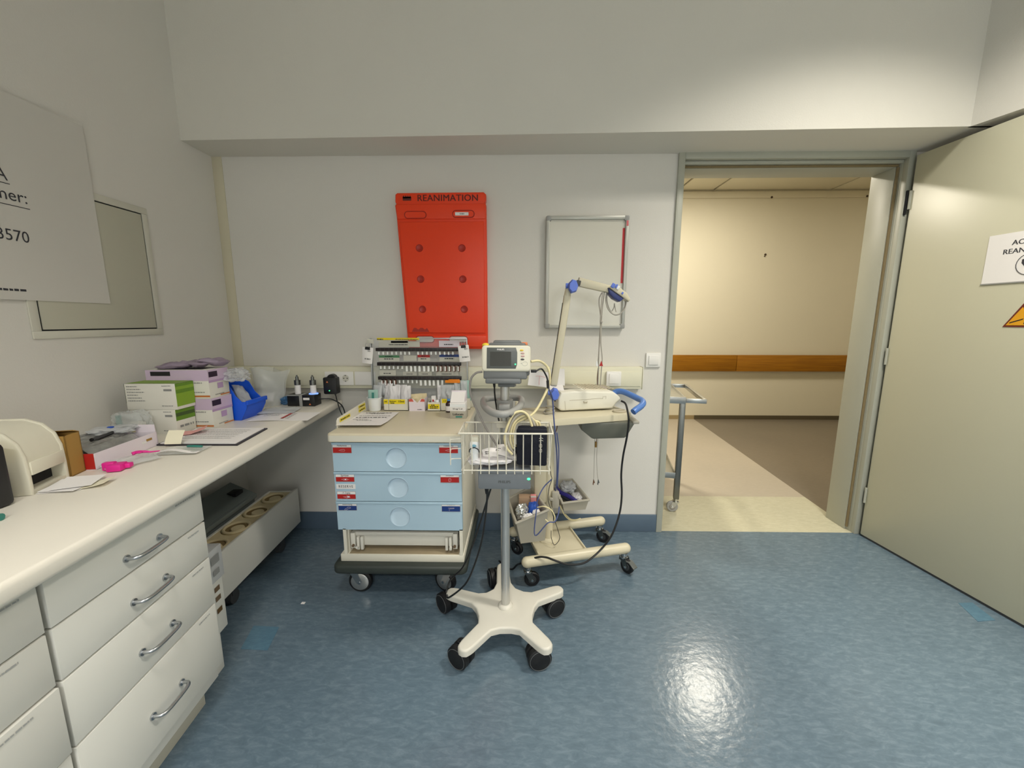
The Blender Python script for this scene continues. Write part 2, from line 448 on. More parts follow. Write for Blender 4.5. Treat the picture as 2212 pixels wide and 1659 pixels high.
# door frame
df = thing('door_frame', 'grey green steel frame around the open doorway to the corridor', 'door frame', (1.41, 2.2, 0))
b = MB('frame_paint')
for x0, x1, s in ((.818, .851, 1), (1.979, 2.012, -1)):
    b.box(x0, x1, 2.186, 2.215, 0, 2.094, .002)
    xa, xb = (x0+.018, x1) if s > 0 else (x0, x1-.018)
    b.box(xa, xb, 2.215, 2.39, 0, 2.078, .001)
    b.box(x0-.01 if s > 0 else x0+.005, x1-.005 if s > 0 else x1+.01, 2.39, 2.405, 0, 2.094, .002)
b.box(.851, 1.979, 2.186, 2.215, 2.06, 2.094, .002); b.box(.851, 1.979, 2.215, 2.39, 2.045, 2.06, .001); b.box(.851, 1.979, 2.39, 2.405, 2.05, 2.094, .002)
for x0, x1 in ((.851, .862), (1.967, 1.979)): b.box(x0, x1, 2.245, 2.39, 0, 2.045, .002)
b.box(.862, 1.967, 2.245, 2.39, 2.033, 2.045, .002)
part('frame', b, df)
b = MB('seal'); b.tube([(.856, 2.238, .02), (.856, 2.238, 2.03)], .0065, 8); b.tube([(1.974, 2.238, .02), (1.974, 2.238, 2.03)], .0065, 8); b.tube([(.858, 2.238, 2.039), (1.972, 2.238, 2.039)], .0065, 8)
part('rubber_seal', b, df, 'brown rubber seal in the rebate')
b = MB('dark_gap'); b.box(1.985, 1.9935, 2.178, 2.186, 1.78, 1.9, .001); part('strike_slot', b, df)

# open door leaf
hx, hy, ang = 1.997, 2.168, math.atan(.095)
dl = thing('door_1', 'pale green door leaf standing open against the right side of the room', 'door', (hx, hy, 0), ang); del dl['category']
dl['kind'] = 'structure'
b = MB('door_paint'); b.box(0, .045, -1.22, 0, .012, 2.062, .003); part('leaf', b, dl, local=True)
b = MB('dark_grey'); b.box(.004, .041, -1.2, -.005, .001, .012); part('gap_shade', b, dl, local=True)  # dark strip added in the gap under the leaf, standing in for its shade
for z in (.25, 1.05, 1.85):
    b = MB('frame_paint'); b.cyl((-.002, .001, z-.045), (-.002, .001, z+.045), .0055); part('hinge', b, dl, local=True)
b = MB('steel'); b.prism(rrect(-.02, .02, -.11, .11, .01), .006, fr((0, -1.14, 1.03), (0, -1, 0), (0, 0, 1)), .002)
b.tube([(-.004, -1.14, 1.07), (-.045, -1.14, 1.07), (-.055, -1.12, 1.07), (-.055, -1.02, 1.07)], .01, sm=4)
part('door_handle', b, dl, local=True)
def dpt(px, py):
    r = ray(px, py); t = (1.997+.095*2.168)/(r[0]+.095*r[1]); return Vector((t*r[0], t*r[1], CH+t*r[2]))
ux = Vector((math.sin(ang), -math.cos(ang), 0)); nrm = Vector((-math.cos(ang), -math.sin(ang), 0))
def doorM(p): return fr(p+nrm*.0012, ux, (0, 0, 1))
p0 = dpt(2130, 561); p0.z = 1.5
sg = thing('paper_sign', 'white laminated paper warning sign taped to the open door', 'sign', doorM(p0).to_translation())
M = doorM(p0)
b = MB('paper'); b.box(0, .297, -.1, .1, 0, .0012, M=M); part('sheet', b, sg)
M2 = doorM(p0+nrm*.001)
b = MB('dark_print'); b.text('ACHTUNG', .028, M2 @ Matrix.Translation((.1485, .058, 0)), off=.0006); b.text('REANIMATION', .028, M2 @ Matrix.Translation((.1485, .024, 0)), off=.0006)
b.tube([(.1485+.044*math.cos(t*PI/12), -.033+.044*math.sin(t*PI/12), .0006) for t in range(24)], .0012, 6, closed=True, sm=1, M=M2)
b.add([(.1485+x*.001, -.03+y*.001, .0006) for x, y in ((0, -28), (-16, -14), (-28, 2), (-28, 16), (-16, 22), (-4, 16), (0, 8), (4, 16), (16, 22), (28, 16), (28, 2), (16, -14))], [tuple(range(12))], M=M2)
part('lettering', b, sg)
b = MB('grey_plastic'); b.box(-.003, .297, -.105, -.1, 0, .0022, M=M); part('bottom_strip', b, sg)
p1 = dpt(2172, 702); M = doorM(p1)
ws = thing('warning_sign', 'yellow triangular warning sticker below the paper sign on the door', 'sign', p1)
b = MB('warn_red'); b.prism([(-.008, -.008), (.098, -.008), (.045, .088)], .0006, M); part('border', b, ws)
M = doorM(p1+nrm*.0008)
b = MB('warn_yellow'); b.add([(.002, -.001, .0006), (.088, -.001, .0006), (.045, .073, .0006)], [(0, 1, 2)], M=M); part('field', b, ws)
M = doorM(p1+nrm*.001)
b = MB('black_print'); b.add([(.012, .006, .0008), (.052, .022, .0008), (.054, .027, .0008), (.013, .011, .0008)], [(0, 1, 2, 3)], M=M)
b.add([(.056, .004, .0008), (.066, .004, .0008), (.065, .012, .0008), (.061, .014, .0008), (.057, .012, .0008)], [(0, 1, 2, 3, 4)], M=M); part('symbol', b, ws)

# corridor
CY, CC = 4.95, 2.75
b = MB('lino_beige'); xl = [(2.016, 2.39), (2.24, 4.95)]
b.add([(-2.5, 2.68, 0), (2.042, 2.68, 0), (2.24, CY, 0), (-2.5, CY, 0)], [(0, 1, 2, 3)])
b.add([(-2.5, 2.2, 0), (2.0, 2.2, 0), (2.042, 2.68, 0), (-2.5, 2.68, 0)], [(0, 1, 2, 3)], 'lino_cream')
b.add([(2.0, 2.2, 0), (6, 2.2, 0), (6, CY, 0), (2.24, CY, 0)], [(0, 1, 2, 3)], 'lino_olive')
b.add([(-2.5, 2.2, -.1), (6, 2.2, -.1), (6, CY, -.1), (-2.5, CY, -.1)], [(3, 2, 1, 0)])
b.keep = True
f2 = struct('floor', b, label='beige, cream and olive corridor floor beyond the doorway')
b = MB('corridor_paint'); b.box(-2.5, 6, CY, CY+.2, 0, CC+.2); struct('wall_corridor', b)
b = MB('corridor_paint'); b.box(-2.7, -2.5, BY+.19, CY+.2, 0, CC+.2); struct('wall_corridor_left', b)
b = MB('corridor_paint'); b.box(6, 6.2, BY+.19, CY+.2, 0, CC+.2); struct('wall_corridor_right', b)
b = MB('corridor_paint'); b.box(RX, 6, BY, BY+.19, 0, CC+.2); b.box(-2.5, LX-.2, BY, BY+.19, 0, CC+.2); struct('wall_corridor_near', b)
b = MB('corridor_ceiling')
cuts = [-2.5, -.85, .35, 1.86, 2.27, 3.63, 4.85, 6]
for i in range(len(cuts)-1): b.box(cuts[i]+.012, cuts[i+1]-.012, BY+.19, CY, CC, CC+.02, .003)
b.box(-2.5, 6, BY+.19, CY, CC+.05, CC+.1, 0, 'dot_dark'); struct('ceiling', b, label='cream panel ceiling of the corridor')
b = MB('corridor_paint'); b.box(-2.5, 6, CY-.02, CY, 2.66, 2.735, .004)
for x, z in ((2.945, 2.665), (4.04, 2.672)): b.cyl((x, CY-.024, z), (x, CY-.019, z), .012, mat='dot_dark')
struct('trim_3', b, label='cream cable rail under the corridor ceiling')
b = MB('base_tan'); b.box(-2.5, 2.24, CY-.012, CY, 0, .05); b.box(2.24, 6, CY-.012, CY, 0, .05, mat='base_dark'); struct('baseboard_corridor', b)
hr = thing('wall_bumper_rail', 'brown wooden bumper rail on the corridor wall', 'handrail', (2.7, 4.93, .62))
for x0, x1 in ((-2.4, 2.69), (2.696, 5.9)):
    b = MB('wood'); b.box(x0, x1, 4.89, 4.912, .622, .825, .004); part('board', b, hr)
for x in (-1.8, -.6, .6, 1.8, 3.2, 4.6, 5.6):
    b = MB('base_dark'); b.box(x-.03, x+.03, 4.912, 4.95, .66, .79); part('bracket', b, hr)
b = MB('dot_dark'); p = fy(1653, 550, 4.95); b.cyl((p.x, 4.943, p.z), (p.x, 4.951, p.z), .012); b.cyl((p.x-.006, 4.943, p.z-.02), (p.x-.006, 4.951, p.z-.02), .007)
one('wall_nail', b, 'small dark nail high on the cream corridor wall', 'nail')

# left wall hatch and poster
hp = thing('access_hatch', 'grey metal access hatch set in the left wall behind the poster', 'access hatch', (LX, 1.52, 1.2))
b = MB('hatch_frame')
y0, y1, z0, z1 = 1.316, 1.739, 1.21, 1.688
for a in ((y0-.03, y1+.03, z1+.004, z1+.03), (y0-.03, y1+.03, z0-.03, z0-.004), (y0-.03, y0-.004, z0-.004, z1+.004), (y1+.004, y1+.03, z0-.004, z1+.004)):
    b.box(LX, LX+.006, *a, .0015)
part('frame', b, hp)
b = MB('dark_gap'); b.box(LX, LX+.0015, y0-.004, y1+.004, z0-.004, z1+.004); part('gap', b, hp)
b = MB('hatch_paint'); b.box(LX+.0015, LX+.006, y0+.001, y1-.001, z0+.001, z1-.001, .001); part('hatch_door', b, hp)
po = thing('wall_poster', 'large white printed paper poster on the left wall, cut off by the photo edge', 'poster', (LX+.01, 1.15, 1.307))
b = MB('poster_pale'); M = fr((LX+.0085, 1.15, 1.627), (0, 1, 0), (0, 0, 1)); b.sheet(.8, .64, M); part('sheet', b, po)
MT = fr((LX+.0095, 0, 0), (0, 1, 0), (0, 0, 1))
b = MB('dark_print')
b.text('A', .052, MT @ Matrix.Translation((1.293, 1.69, 0)), align='RIGHT', sx=.9); b.rect(.95, 1.296, 1.664, 1.6665, MT)
b.text('mer:', .052, MT @ Matrix.Translation((1.336, 1.632, 0)), align='RIGHT', sx=.9); b.rect(.95, 1.338, 1.6, 1.6025, MT)
b.text('3570', .05, MT @ Matrix.Translation((1.322, 1.507, 0)), align='RIGHT', sx=.85)
part('lettering', b, po)
b = MB('grey_print'); b.scribble(1.05, 1.29, 1.338, .007, MT, 3, 'dark_print'); part('small_print', b, po)

# ================================================================== COUNTER AND CABINETS
SL = .085; TH = math.atan(SL)
def cfx(y): return -1.0+SL*(2.1-y)
wt = MB('worktop')
wt.prism([(LX+.003, 2.195), (-1.012, 2.195), (cfx(2.06), 2.06), (cfx(-1.0), -1.0), (LX+.003, -1.0)], .042, Matrix.Translation((0, 0, .758)), .012, seg=3, both=True)
one('worktop', wt, 'long white laminate worktop along the left wall', 'worktop')
CAB0 = Vector((-.955, 1.1, 0))
ZE = [.752, .640, .522, .364, .150]
def make_cabinet(label, labs, opened):
    t = thing('drawer_cabinet', label, 'cabinet', CAB0, TH, 'white drawer cabinets under the worktop')
    b = MB('white_lam'); b.box(-.55, -.02, -.43, 0, .1, .752, .001); part('body', b, t, local=True)
    b = MB('plinth'); b.box(-.5, -.07, -.43, -.002, 0, .1, .001); part('plinth', b, t, local=True)
    for k in range(4):
        ex = .004 if k == opened else 0
        b = MB('white_lam'); b.box(-.0195+ex, 0+ex, -.4285, -.001, ZE[k+1]+.0025, ZE[k]-.0025, .0012); d = part('drawer', b, t, local=True)
        zc = (ZE[k]+ZE[k+1])/2-.014; ya, yb = -.259, -.163
        h = MB('alu')
        h.tube([(ex-.001, ya, zc), (.014, ya, zc), (.0235, ya+.005, zc), (.028, ya+.02, zc), (.029, (ya+yb)/2, zc), (.028, yb-.02, zc), (.0235, yb-.005, zc), (.014, yb, zc), (ex-.001, yb, zc)], .0046, 12, sm=5)
        for y in (ya, yb): h.cyl((ex, y, zc), (ex+.004, y, zc), .0085)
        part('handle', h, d, 'brushed metal bow handle', local=True)
        L = MB('white_lam'); a0, a1 = labs[k]
        M = fr((ex+.0006, 0, ZE[k]-.016), (0, 1, 0), (0, 0, 1))
        L.scribble(a0, a1, 0, .0042, M, k, 'pale_print'); part('label_print', L, d, local=True)
    return t
c1 = make_cabinet('white four drawer cabinet at the right end of the worktop run, beside the knee space', [(-.1, -.025), (-.072, -.028), (-.075, -.03), (-.075, -.03)], -1)
c2 = make_cabinet('white drawer cabinet left of the first, cut off by the photo corner', [(-.11, -.03), (-.15, -.05), (-.12, -.05), (-.09, -.03)], 2)
off = rz(CAB0, TH) @ Vector((0, -.4385, 0)); c2.location = off
# white label rack beside the cabinet
lr = thing('label_rack', 'slim white tower with little windows, beside the drawer cabinet under the worktop', 'storage tower', (-1.12, 1.16, 0), TH)
b = MB('white_lam'); b.box(-.35, .085, .0, .075, .165, .47, .003); part('body', b, lr, local=True)
b = MB('white_lam'); b.box(-.3, .06, .008, .068, 0, .165, .003); part('foot', b, lr, local=True)
b = MB('bag_mist'); b.box(-.35, .092, -.004, .08, .36, .478, .004); part('clear_lid', b, lr, local=True)
M = fr((.0865, 0, 0), (0, 1, 0), (0, 0, 1))
M3 = fr((.0935, 0, 0), (0, 1, 0), (0, 0, 1))
for y0_, y1_, z0_, z1_ in ((.02, .06, .425, .455), (.025, .055, .385, .405)):
    b = MB('grey_print'); b.rect(y0_, y1_, z0_, z1_, M3); part('printed_label', b, lr, local=True)
for z, c in ((.32, 'rust'), (.285, 'rust'), (.24, 'brown_card_dark')):
    b = MB(c); b.rect(.03, .055, z, z+.018, M, c); part('small_window', b, lr, local=True)

# long caddy with round tubs under the worktop
ca = thing('storage_caddy', 'long low white caddy with round holders standing under the worktop', 'caddy', (-1.33, 1.75, 0))
Aq, Bq = Vector((-1.225, 1.44, 0)), Vector((-1.262, 2.09, 0)); ud = (Bq-Aq).normalized(); nd = Vector((ud.y, -ud.x, 0))
MC = fr(Aq, ud, -nd)     # local x along, local y towards the wall, z up
Lc = (Bq-Aq).length
b = MB('white_lam'); b.box(0, Lc, -.01, .004, .1, .305, .003, M=MC); b.box(0, .012, .004, .15, .1, .29, .003, M=MC); b.box(Lc-.012, Lc, .004, .15, .1, .29, .003, M=MC); b.box(.012, Lc-.012, .004, .15, .1, .112, M=MC); b.box(.012, Lc-.012, .14, .15, .1, .29, M=MC)
part('body', b, ca)
b = MB('sterile_beige'); b.box(.012, Lc-.012, .004, .14, .27, .285, M=MC)
part('insert', b, ca)
for k in range(4):
    cx = .09+k*.155; b = MB('sterile_beige')
    b.tube([(cx+.052*math.cos(t*PI/12), .072+.052*math.sin(t*PI/12), .29) for t in range(24)], .007, 8, closed=True, sm=1, M=MC)
    b.cyl((cx, .072, .2855), (cx, .072, .287), .05, mat='sterile_dark', M=MC); b.cyl((cx-.012, .06, .287), (cx-.012, .06, .297), .03, .026, M=MC)
    part('round_holder', b, ca)
b = MB('carry_grey'); b.box(-.05, Lc-.1, .155, .185, .3, .325, .006, M=MC); b.add([(-.05, .16, .32), (Lc-.1, .16, .32), (Lc-.1, .29, .385), (-.05, .29, .385), (-.05, .16, .312), (Lc-.1, .16, .312), (Lc-.1, .29, .377), (-.05, .29, .377)], [(0, 1, 2, 3), (7, 6, 5, 4), (0, 4, 5, 1), (3, 2, 6, 7), (0, 3, 7, 4), (1, 5, 6, 2)], M=MC)
b.box(Lc-.2, Lc-.14, .2, .25, .345, .365, .004, 'dark_gap', M=MC); part('grey_flap', b, ca)
b = MB('carry_grey'); b.box(-.05, Lc-.1, .17, .29, .1, .31, .004, M=MC); part('back_box', b, ca)
for lx in (.12, Lc-.14):
    for ly in (.04, .24):
        b = MB('dark_grey'); b.cyl((lx, ly-.012, .03), (lx, ly+.012, .03), .03, M=MC); b.box(lx-.018, lx+.018, ly-.016, ly+.016, .045, .1, M=MC)
        part('castor', b, ca)

# ================================================================== THINGS ON THE WORKTOP
WZ = .8
# printer
pr_ = thing('label_printer', 'cream desktop label printer at the left end of the worktop', 'printer', (-1.24, .924, WZ), math.radians(17))
prof = [(0, 0), (0, .05), (-.002, .1), (-.012, .135), (-.035, .163), (-.07, .178), (-.19, .182), (-.2, .17), (-.2, 0)]
MP = Matrix(((1, 0, 0, 0), (0, 0, 1, 0), (0, 1, 0, 0), (0, 0, 0, 1)))       # poly x->x, y->z, extrude -> y
b = MB('cream_plastic'); b.prism(prof, .012, MP, .004, both=True); b.prism(prof, .012, MP @ Matrix.Translation((0, 0, .113)), .004, both=True)
b.prism([(-.002, .052), (-.004, .1), (-.014, .133), (-.036, .16), (-.07, .175), (-.188, .179), (-.195, .17), (-.195, .04)], .101, MP @ Matrix.Translation((0, 0, .012)))
b.box(-.195, -.002, .012, .113, 0, .012); part('housing', b, pr_, local=True)
b = MB('dark_gap'); b.box(-.19, -.03, .013, .112, .013, .05); part('slot', b, pr_, local=True)
b = MB('cream_plastic'); b.box(-.004, .002, .011, .114, .05, .085, .002); part('front_flap', b, pr_, local=True)
p = thing('label_sheet', 'fanned white label sheets lying in front of the printer', 'paper', (-1.19, .98, WZ))
for k, (cx, cy, a, w, h) in enumerate(((-1.208, .985, .3, .09, .085), (-1.2, .978, .1, .085, .08), (-1.19, .99, .45, .08, .08))):
    b = MB('paper'); b.sheet(w, h, flat((cx, cy, WZ+.001+k*.004), a), lambda u, v: .006*(1-u)*(v)); part('sheet', b, p)
b = MB('note_yellow'); b.sheet(.055, .05, flat((-1.143, .992, WZ+.003), .35), lambda u, v: .009*u*u); one('note_slip', b, 'small cream paper slip curling up at the front of the label sheets', 'paper slip')
bb = MB('black_plastic'); bb.box(-1.33, -1.222, .70, .882, WZ, .955, .012); o = one('black_box', bb, 'black upright box at the far left photo edge', 'box')
b = MB('yellow_dull'); b.box(-1.3, -1.24, .80, .8827, .90, .945); part('yellow_sticker', b, o)
b = MB('teal'); q = fz(0, 1125, WZ); b.tube([(q.x-.05, q.y-.04, WZ+.008), (q.x-.02, q.y-.005, WZ+.008), (q.x+.003, q.y+.002, WZ+.008)], .008); one('teal_tube', b, 'teal rubber tube end peeking in at the left photo edge', 'tube')
# brown box
o = thing('cardboard_box', 'open brown cardboard box behind the printer', 'box', (-1.335, 1.055, WZ), math.radians(16))
b = MB('brown_card'); hx_, hy_ = .055, .026
for a in ((-hx_, hx_, -hy_, -hy_+.003), (-hx_, hx_, hy_-.003, hy_), (-hx_, -hx_+.003, -hy_, hy_), (hx_-.003, hx_, -hy_, hy_)): b.box(*a, 0, .12)
b.box(-hx_, hx_, -hy_, hy_, 0, .003); b.box(-hx_+.003, hx_-.003, -hy_+.003, hy_-.003, .1, .102, mat='brown_card_dark'); part('carton', b, o, local=True)
b = MB('brown_card'); b.add([(-hx_, hy_, .12), (hx_, hy_, .12), (hx_, hy_-.02, .128), (-hx_, hy_-.02, .128), (-hx_, hy_, .122), (hx_, hy_, .122), (hx_, hy_-.02, .13), (-hx_, hy_-.02, .13)], [(3, 2, 1, 0), (4, 5, 6, 7), (0, 1, 5, 4), (2, 3, 7, 6), (1, 2, 6, 5), (3, 0, 4, 7)]); part('flap', b, o, local=True)
# tray
MT_ = rz(Vector((-1.262, 1.1, WZ)), math.radians(7.4))
o = thing('carton_tray', 'shallow white and red carton tray full of bagged packs', 'tray', (-1.262, 1.1, WZ), math.radians(7.4))
b = MB('pink_white'); b.box(-.002, 0, 0, .24, 0, .05); b.box(-.22, 0, .238, .24, 0, .05); b.box(-.22, 0, 0, .24, 0, .002); b.box(-.22, -.218, 0, .24, 0, .05); b.box(-.22, -.001, 0, .002, 0, .05, mat='red'); part('carton', b, o, local=True)
b = MB('pink_white'); b.add([(-.07, .24, .0), (0, .24, .0), (-.01, .245, .075), (-.07, .245, .075), (-.07, .243, 0), (0, .243, 0), (-.01, .248, .075), (-.07, .248, .075)], [(0, 1, 2, 3), (7, 6, 5, 4), (0, 4, 5, 1), (1, 5, 6, 2), (2, 6, 7, 3), (3, 7, 4, 0)]); part('raised_flap', b, o, local=True)
M = MT_ @ fr((.0005, 0, 0), (0, 1, 0), (0, 0, 1)); b = MB('brown_card'); b.rect(.19, .215, .028, .036, M); b.box(.172, .19, .024, .032, 0, .001, M=M, mat='paper'); part('printed_panel', b, o)
for k in range(7):
    cx = -.03-.0265*k; b = MB('pack_grey'); M = MT_ @ Matrix.Translation((cx, .115, .04)) @ Matrix.Rotation(math.radians(40+12*(k % 3)), 4, 'Y') @ Matrix.Rotation(random.uniform(-.1, .1), 4, 'X')
    b.pillow(.058, .19, .02, M, k, wr=.45); one('sealed_pack', b, 'grey foil sealed pack filed upright in the carton tray', 'pack', 'grey packs in the tray')
b = MB('bag_mist'); M = rz(Vector((-1.405, 1.30, .868)), .3); b.blob((0, 0, 0), (.12, .085, .022), 4, .3, 2.5, M=M); o = one('plastic_bag', b, 'clear crumpled bag with a blue spot lying on the tray packs', 'plastic bag')
b = MB('med_blue'); b.blob((-1.40, 1.285, .879), (.018, .014, .008), 2, .2); part('blue_print', b, o)
b = MB('black_plastic'); b.tube([(-1.33, 1.16, .874), (-1.36, 1.22, .868), (-1.385, 1.30, .866), (-1.4, 1.34, .868)], .006, 8); one('black_strap', b, 'thin black strap lying across the grey packs', 'strap')
# pink clamp pouch
o = thing('clamp_pouch', 'magenta plastic clamps in a clear pouch on the worktop', 'pouch', (-1.21, 1.14, WZ))
b = MB('bag_clear'); b.pillow(.095, .13, .016, flat((-1.215, 1.155, WZ+.009), -.5), 2, n=14); part('pouch', b, o)
b = MB('magenta'); M = rz(Vector((-1.195, 1.098, WZ)), .3); b.box(-.018, .018, -.02, .016, .002, .022, .003, M=M); b.box(-.036, -.006, -.004, .014, .002, .026, .003, M=M); b.box(.006, .03, 0, .02, .004, .018, .003, M=M); part('clamp', b, o)
b = MB('magenta'); b.tube([(-1.24, 1.19, WZ+.019), (-1.232, 1.203, WZ+.021), (-1.215, 1.212, WZ+.019), (-1.205, 1.216, WZ+.017), (-1.194, 1.238, WZ+.013)], lambda t: .006*(1-t*.7), 8); b.sphere((-1.228, 1.2, WZ+.021), .008, sc=(1.4, 1, .5)); part('clamp', b, o)
# green boxes
def carton(name, label, c, size, rot, deco, group=None):
    o = thing(name, label, 'box', c, rot, group)
    b = MB('box_white'); x, y, z = size; b.box(-x/2, x/2, -y/2, y/2, 0, z, .0012); part('carton', b, o, local=True)
    b = MB('box_white'); deco(b, x, y, z); part('printed_panel', b, o, local=True); return o
def deco_green(low):
    def f(b, x, y, z):
        Ms = fr((x/2+.0003, 0, 0), (0, 1, 0), (0, 0, 1)); Mf = fr((0, -y/2-.0003, 0), (1, 0, 0), (0, 0, 1)); Mt = fr((0, 0, z+.0003), (1, 0, 0), (0, 1, 0))
        Mb = fr((-x/2-.0003, 0, 0), (0, -1, 0), (0, 0, 1))
        if low:
            b.rect(-y/2, y/2, z*.55, z, Ms, 'green_deep'); b.rect(-y/2, y/2, z*.72, z*.86, Ms, 'green_dark', .0007); b.text('SENSICARE', .013, Ms @ Matrix.Translation((0, z*.28, .0004)), 'grey_print') if False else b.scribble(-.03, .032, z*.3, .009, Ms, 5)
        else:
            b.rect(-y/2, y/2, .012, z, Ms, 'green_bright'); b.rect(-y/2, y/2, z*.62, z*.76, Ms, 'green_deep', .0007); b.rect(-y/2, y/2, z*.88, z, Ms, 'green_deep', .0007)
        b.rect(-x/2, x/2, -y/2+.006, y/2, Mt, 'green_bright'); b.rect(-y/2, y/2, z*.25, z, Mb, 'green_dark')
        for k in range(6): b.scribble(-x/2+.008, -x/2+.05+.012*(k % 3), z*(.9-.11*k), .0035, Mf, k+9)
        b.rect(x*.27, x*.43, z*.72, z*.8, Mf, 'grey_print', .0007); b.scribble(x*.24, x*.42, z*.92, .003, Mf, 22); b.scribble(x*.2, x*.42, z*.15, .003, Mf, 23)
    return f
carton('glove_box', 'white and green carton, lower of the two green ones on the worktop', (-1.427, 1.517, WZ), (.185, .087, .098), -.03, deco_green(True))
carton('glove_box', 'white and green carton lying on top of the lower green one', (-1.425, 1.516, WZ+.0985), (.195, .088, .102), 0.02, deco_green(False))
def deco_purple(top):
    def f(b, x, y, z):
        Ms = fr((x/2+.0003, 0, 0), (0, 1, 0), (0, 0, 1)); Mf = fr((0, -y/2-.0003, 0), (1, 0, 0), (0, 0, 1)); Mt = fr((0, 0, z+.0003), (1, 0, 0), (0, 1, 0))
        for M, w in ((Ms, y), (Mf, x)):
            b.rect(-w/2, w/2, z*.62, z, M, 'box_purple_pale'); b.rect(-w/2, w/2, z*.55, z*.63, M, 'box_purple', .0007) if M is Ms else None
        b.rect(-y*.47, -y*.05, z*.74, z*.93, Ms, 'box_purple_dark', .0008); b.scribble(-y*.42, -y*.1, z*.86, .006, Ms, 1, 'box_purple_pale'); b.rect(-y*.1, y*.18, z*.3, z*.5, Ms, 'box_purple', .0008)
        b.rect(-x/2, x/2, .006, .013, Mf, 'box_orange'); b.rect(-y*.0, y/2, .004, .009, Ms, 'box_orange'); b.scribble(x*.1, x*.42, z*.22, .004, Mf, 7); b.scribble(x*.1, x*.4, z*.55, .005, Mf, 8, 'grey_print')
        b.scribble(-y*.25, y*.2, z*.1, .004, Ms, 11)
        if top: b.rect(-x*.42, -x*.1, z*.8, z*.95, Mf, 'black_print', .0008); b.rect(-x*.4, x*.35, -y*.3, y*.35, Mt, 'box_purple_dark')
    return f
carton('glove_box', 'white and purple carton, lower of the two purple ones on the worktop', (-1.39, 1.622, WZ), (.25, .115, .124), 0.0, deco_purple(False))
carton('glove_box', 'white and purple carton stacked on top, with crumpled packs on it', (-1.395, 1.622, WZ+.1245), (.25, .116, .118), 0.03, deco_purple(True))
for k, (cx, cy, a, w) in enumerate(((-1.43, 1.615, .2, .13), (-1.36, 1.63, -.35, .12), (-1.30, 1.65, .5, .11))):
    b = MB('pack_lilac'); b.pillow(w, .07, .024, rz(Vector((cx, cy, WZ+.2565+.007*k)), a) @ Matrix.Rotation(.08*(k-1), 4, 'Y'), k+3, wr=.5, n=14)
    one('soft_pack', b, 'crumpled lilac soft pack on top of the purple carton' if k < 3 else '', 'pack', 'lilac packs on the purple carton')
b = MB('bag_mist'); b.blob((-1.245, 1.70, WZ+.205), (.08, .09, .05), 9, .4, 3, flatb=False)
one('plastic_bag', b, 'clear crumpled bag bulging over the top of the blue bin', 'plastic bag')
# clear bag at the wall
o = thing('plastic_bag', 'clear bag of teal and white packs standing left of the green cartons', 'plastic bag', (-1.475, 1.432, WZ))
b = MB('bag_clear'); b.blob((-1.475, 1.432, WZ+.05), (.13, .07, .1), 12, .22, 2.2); part('bag', b, o)
b = MB('teal'); b.box(-1.53, -1.518, 1.425, 1.44, WZ+.006, WZ+.085, .003); part('teal_pack', b, o)
b = MB('box_white'); b.box(-1.475, -1.43, 1.42, 1.445, WZ+.004, WZ+.06, .003); b.rect(-.02, .0, .01, .03, fr((-1.445, 1.4192, WZ), (1, 0, 0), (0, 0, 1)), 'yellow_dull'); part('white_pack', b, o)
# blue bin
o = thing('storage_bin', 'blue plastic open front storage bin beside the purple cartons', 'bin', (-1.33, 1.755, WZ))
MB_ = rz(Vector((-1.21, 1.69, WZ)), -.02)
side = [(-.25, 0), (-.03, 0), (0, .055), (.004, .085), (-.02, .085), (-.045, .11), (-.07, .158), (-.1, .172), (-.25, .172)]
MS = Matrix(((1, 0, 0, 0), (0, 0, 1, 0), (0, 1, 0, 0), (0, 0, 0, 1)))
b = MB('bin_blue'); b.prism(side, .004, MB_ @ MS, .0012, both=True); b.prism(side, .004, MB_ @ MS @ Matrix.Translation((0, 0, .126)), .0012, both=True)
b.box(-.25, -.03, .004, .126, 0, .004, M=MB_); b.box(-.25, -.246, .004, .126, .004, .172, M=MB_)
b.add([(-.03, .004, 0), (-.03, .126, 0), (0, .126, .055), (0, .004, .055), (.004, .004, .085), (.004, .126, .085), (-.034, .004, 0.004), (-.034, .126, 0.004), (-.004, .126, .057), (-.004, .004, .057), (0, .004, .085), (0, .126, .085)],
      [(0, 1, 2, 3), (3, 2, 5, 4), (6, 9, 8, 7), (9, 10, 11, 8), (4, 5, 11, 10)], M=MB_)
part('body', b, o)
b = MB('bin_blue'); b.box(-.002, .01, -.002, .132, .07, .09, .003, M=MB_); part('front_lip', b, o)
for k, (cx, cy, cz, a) in enumerate(((-.09, .04, .07, .3), (-.07, .08, .095, -.3), (-.13, .065, .12, .1))):
    b = MB('bag_mist' if k < 2 else 'bag_clear'); M = MB_ @ Matrix.Translation((cx, cy, cz)) @ Matrix.Rotation(.9, 4, 'Y') @ Matrix.Rotation(a, 4, 'Z')
    b.pillow(.13, .055, .024, M, k+20, wr=.5, n=14); one('sealed_pack', b, 'clear sealed pack filed in the blue storage bin', 'pack', 'clear packs in the blue bin')
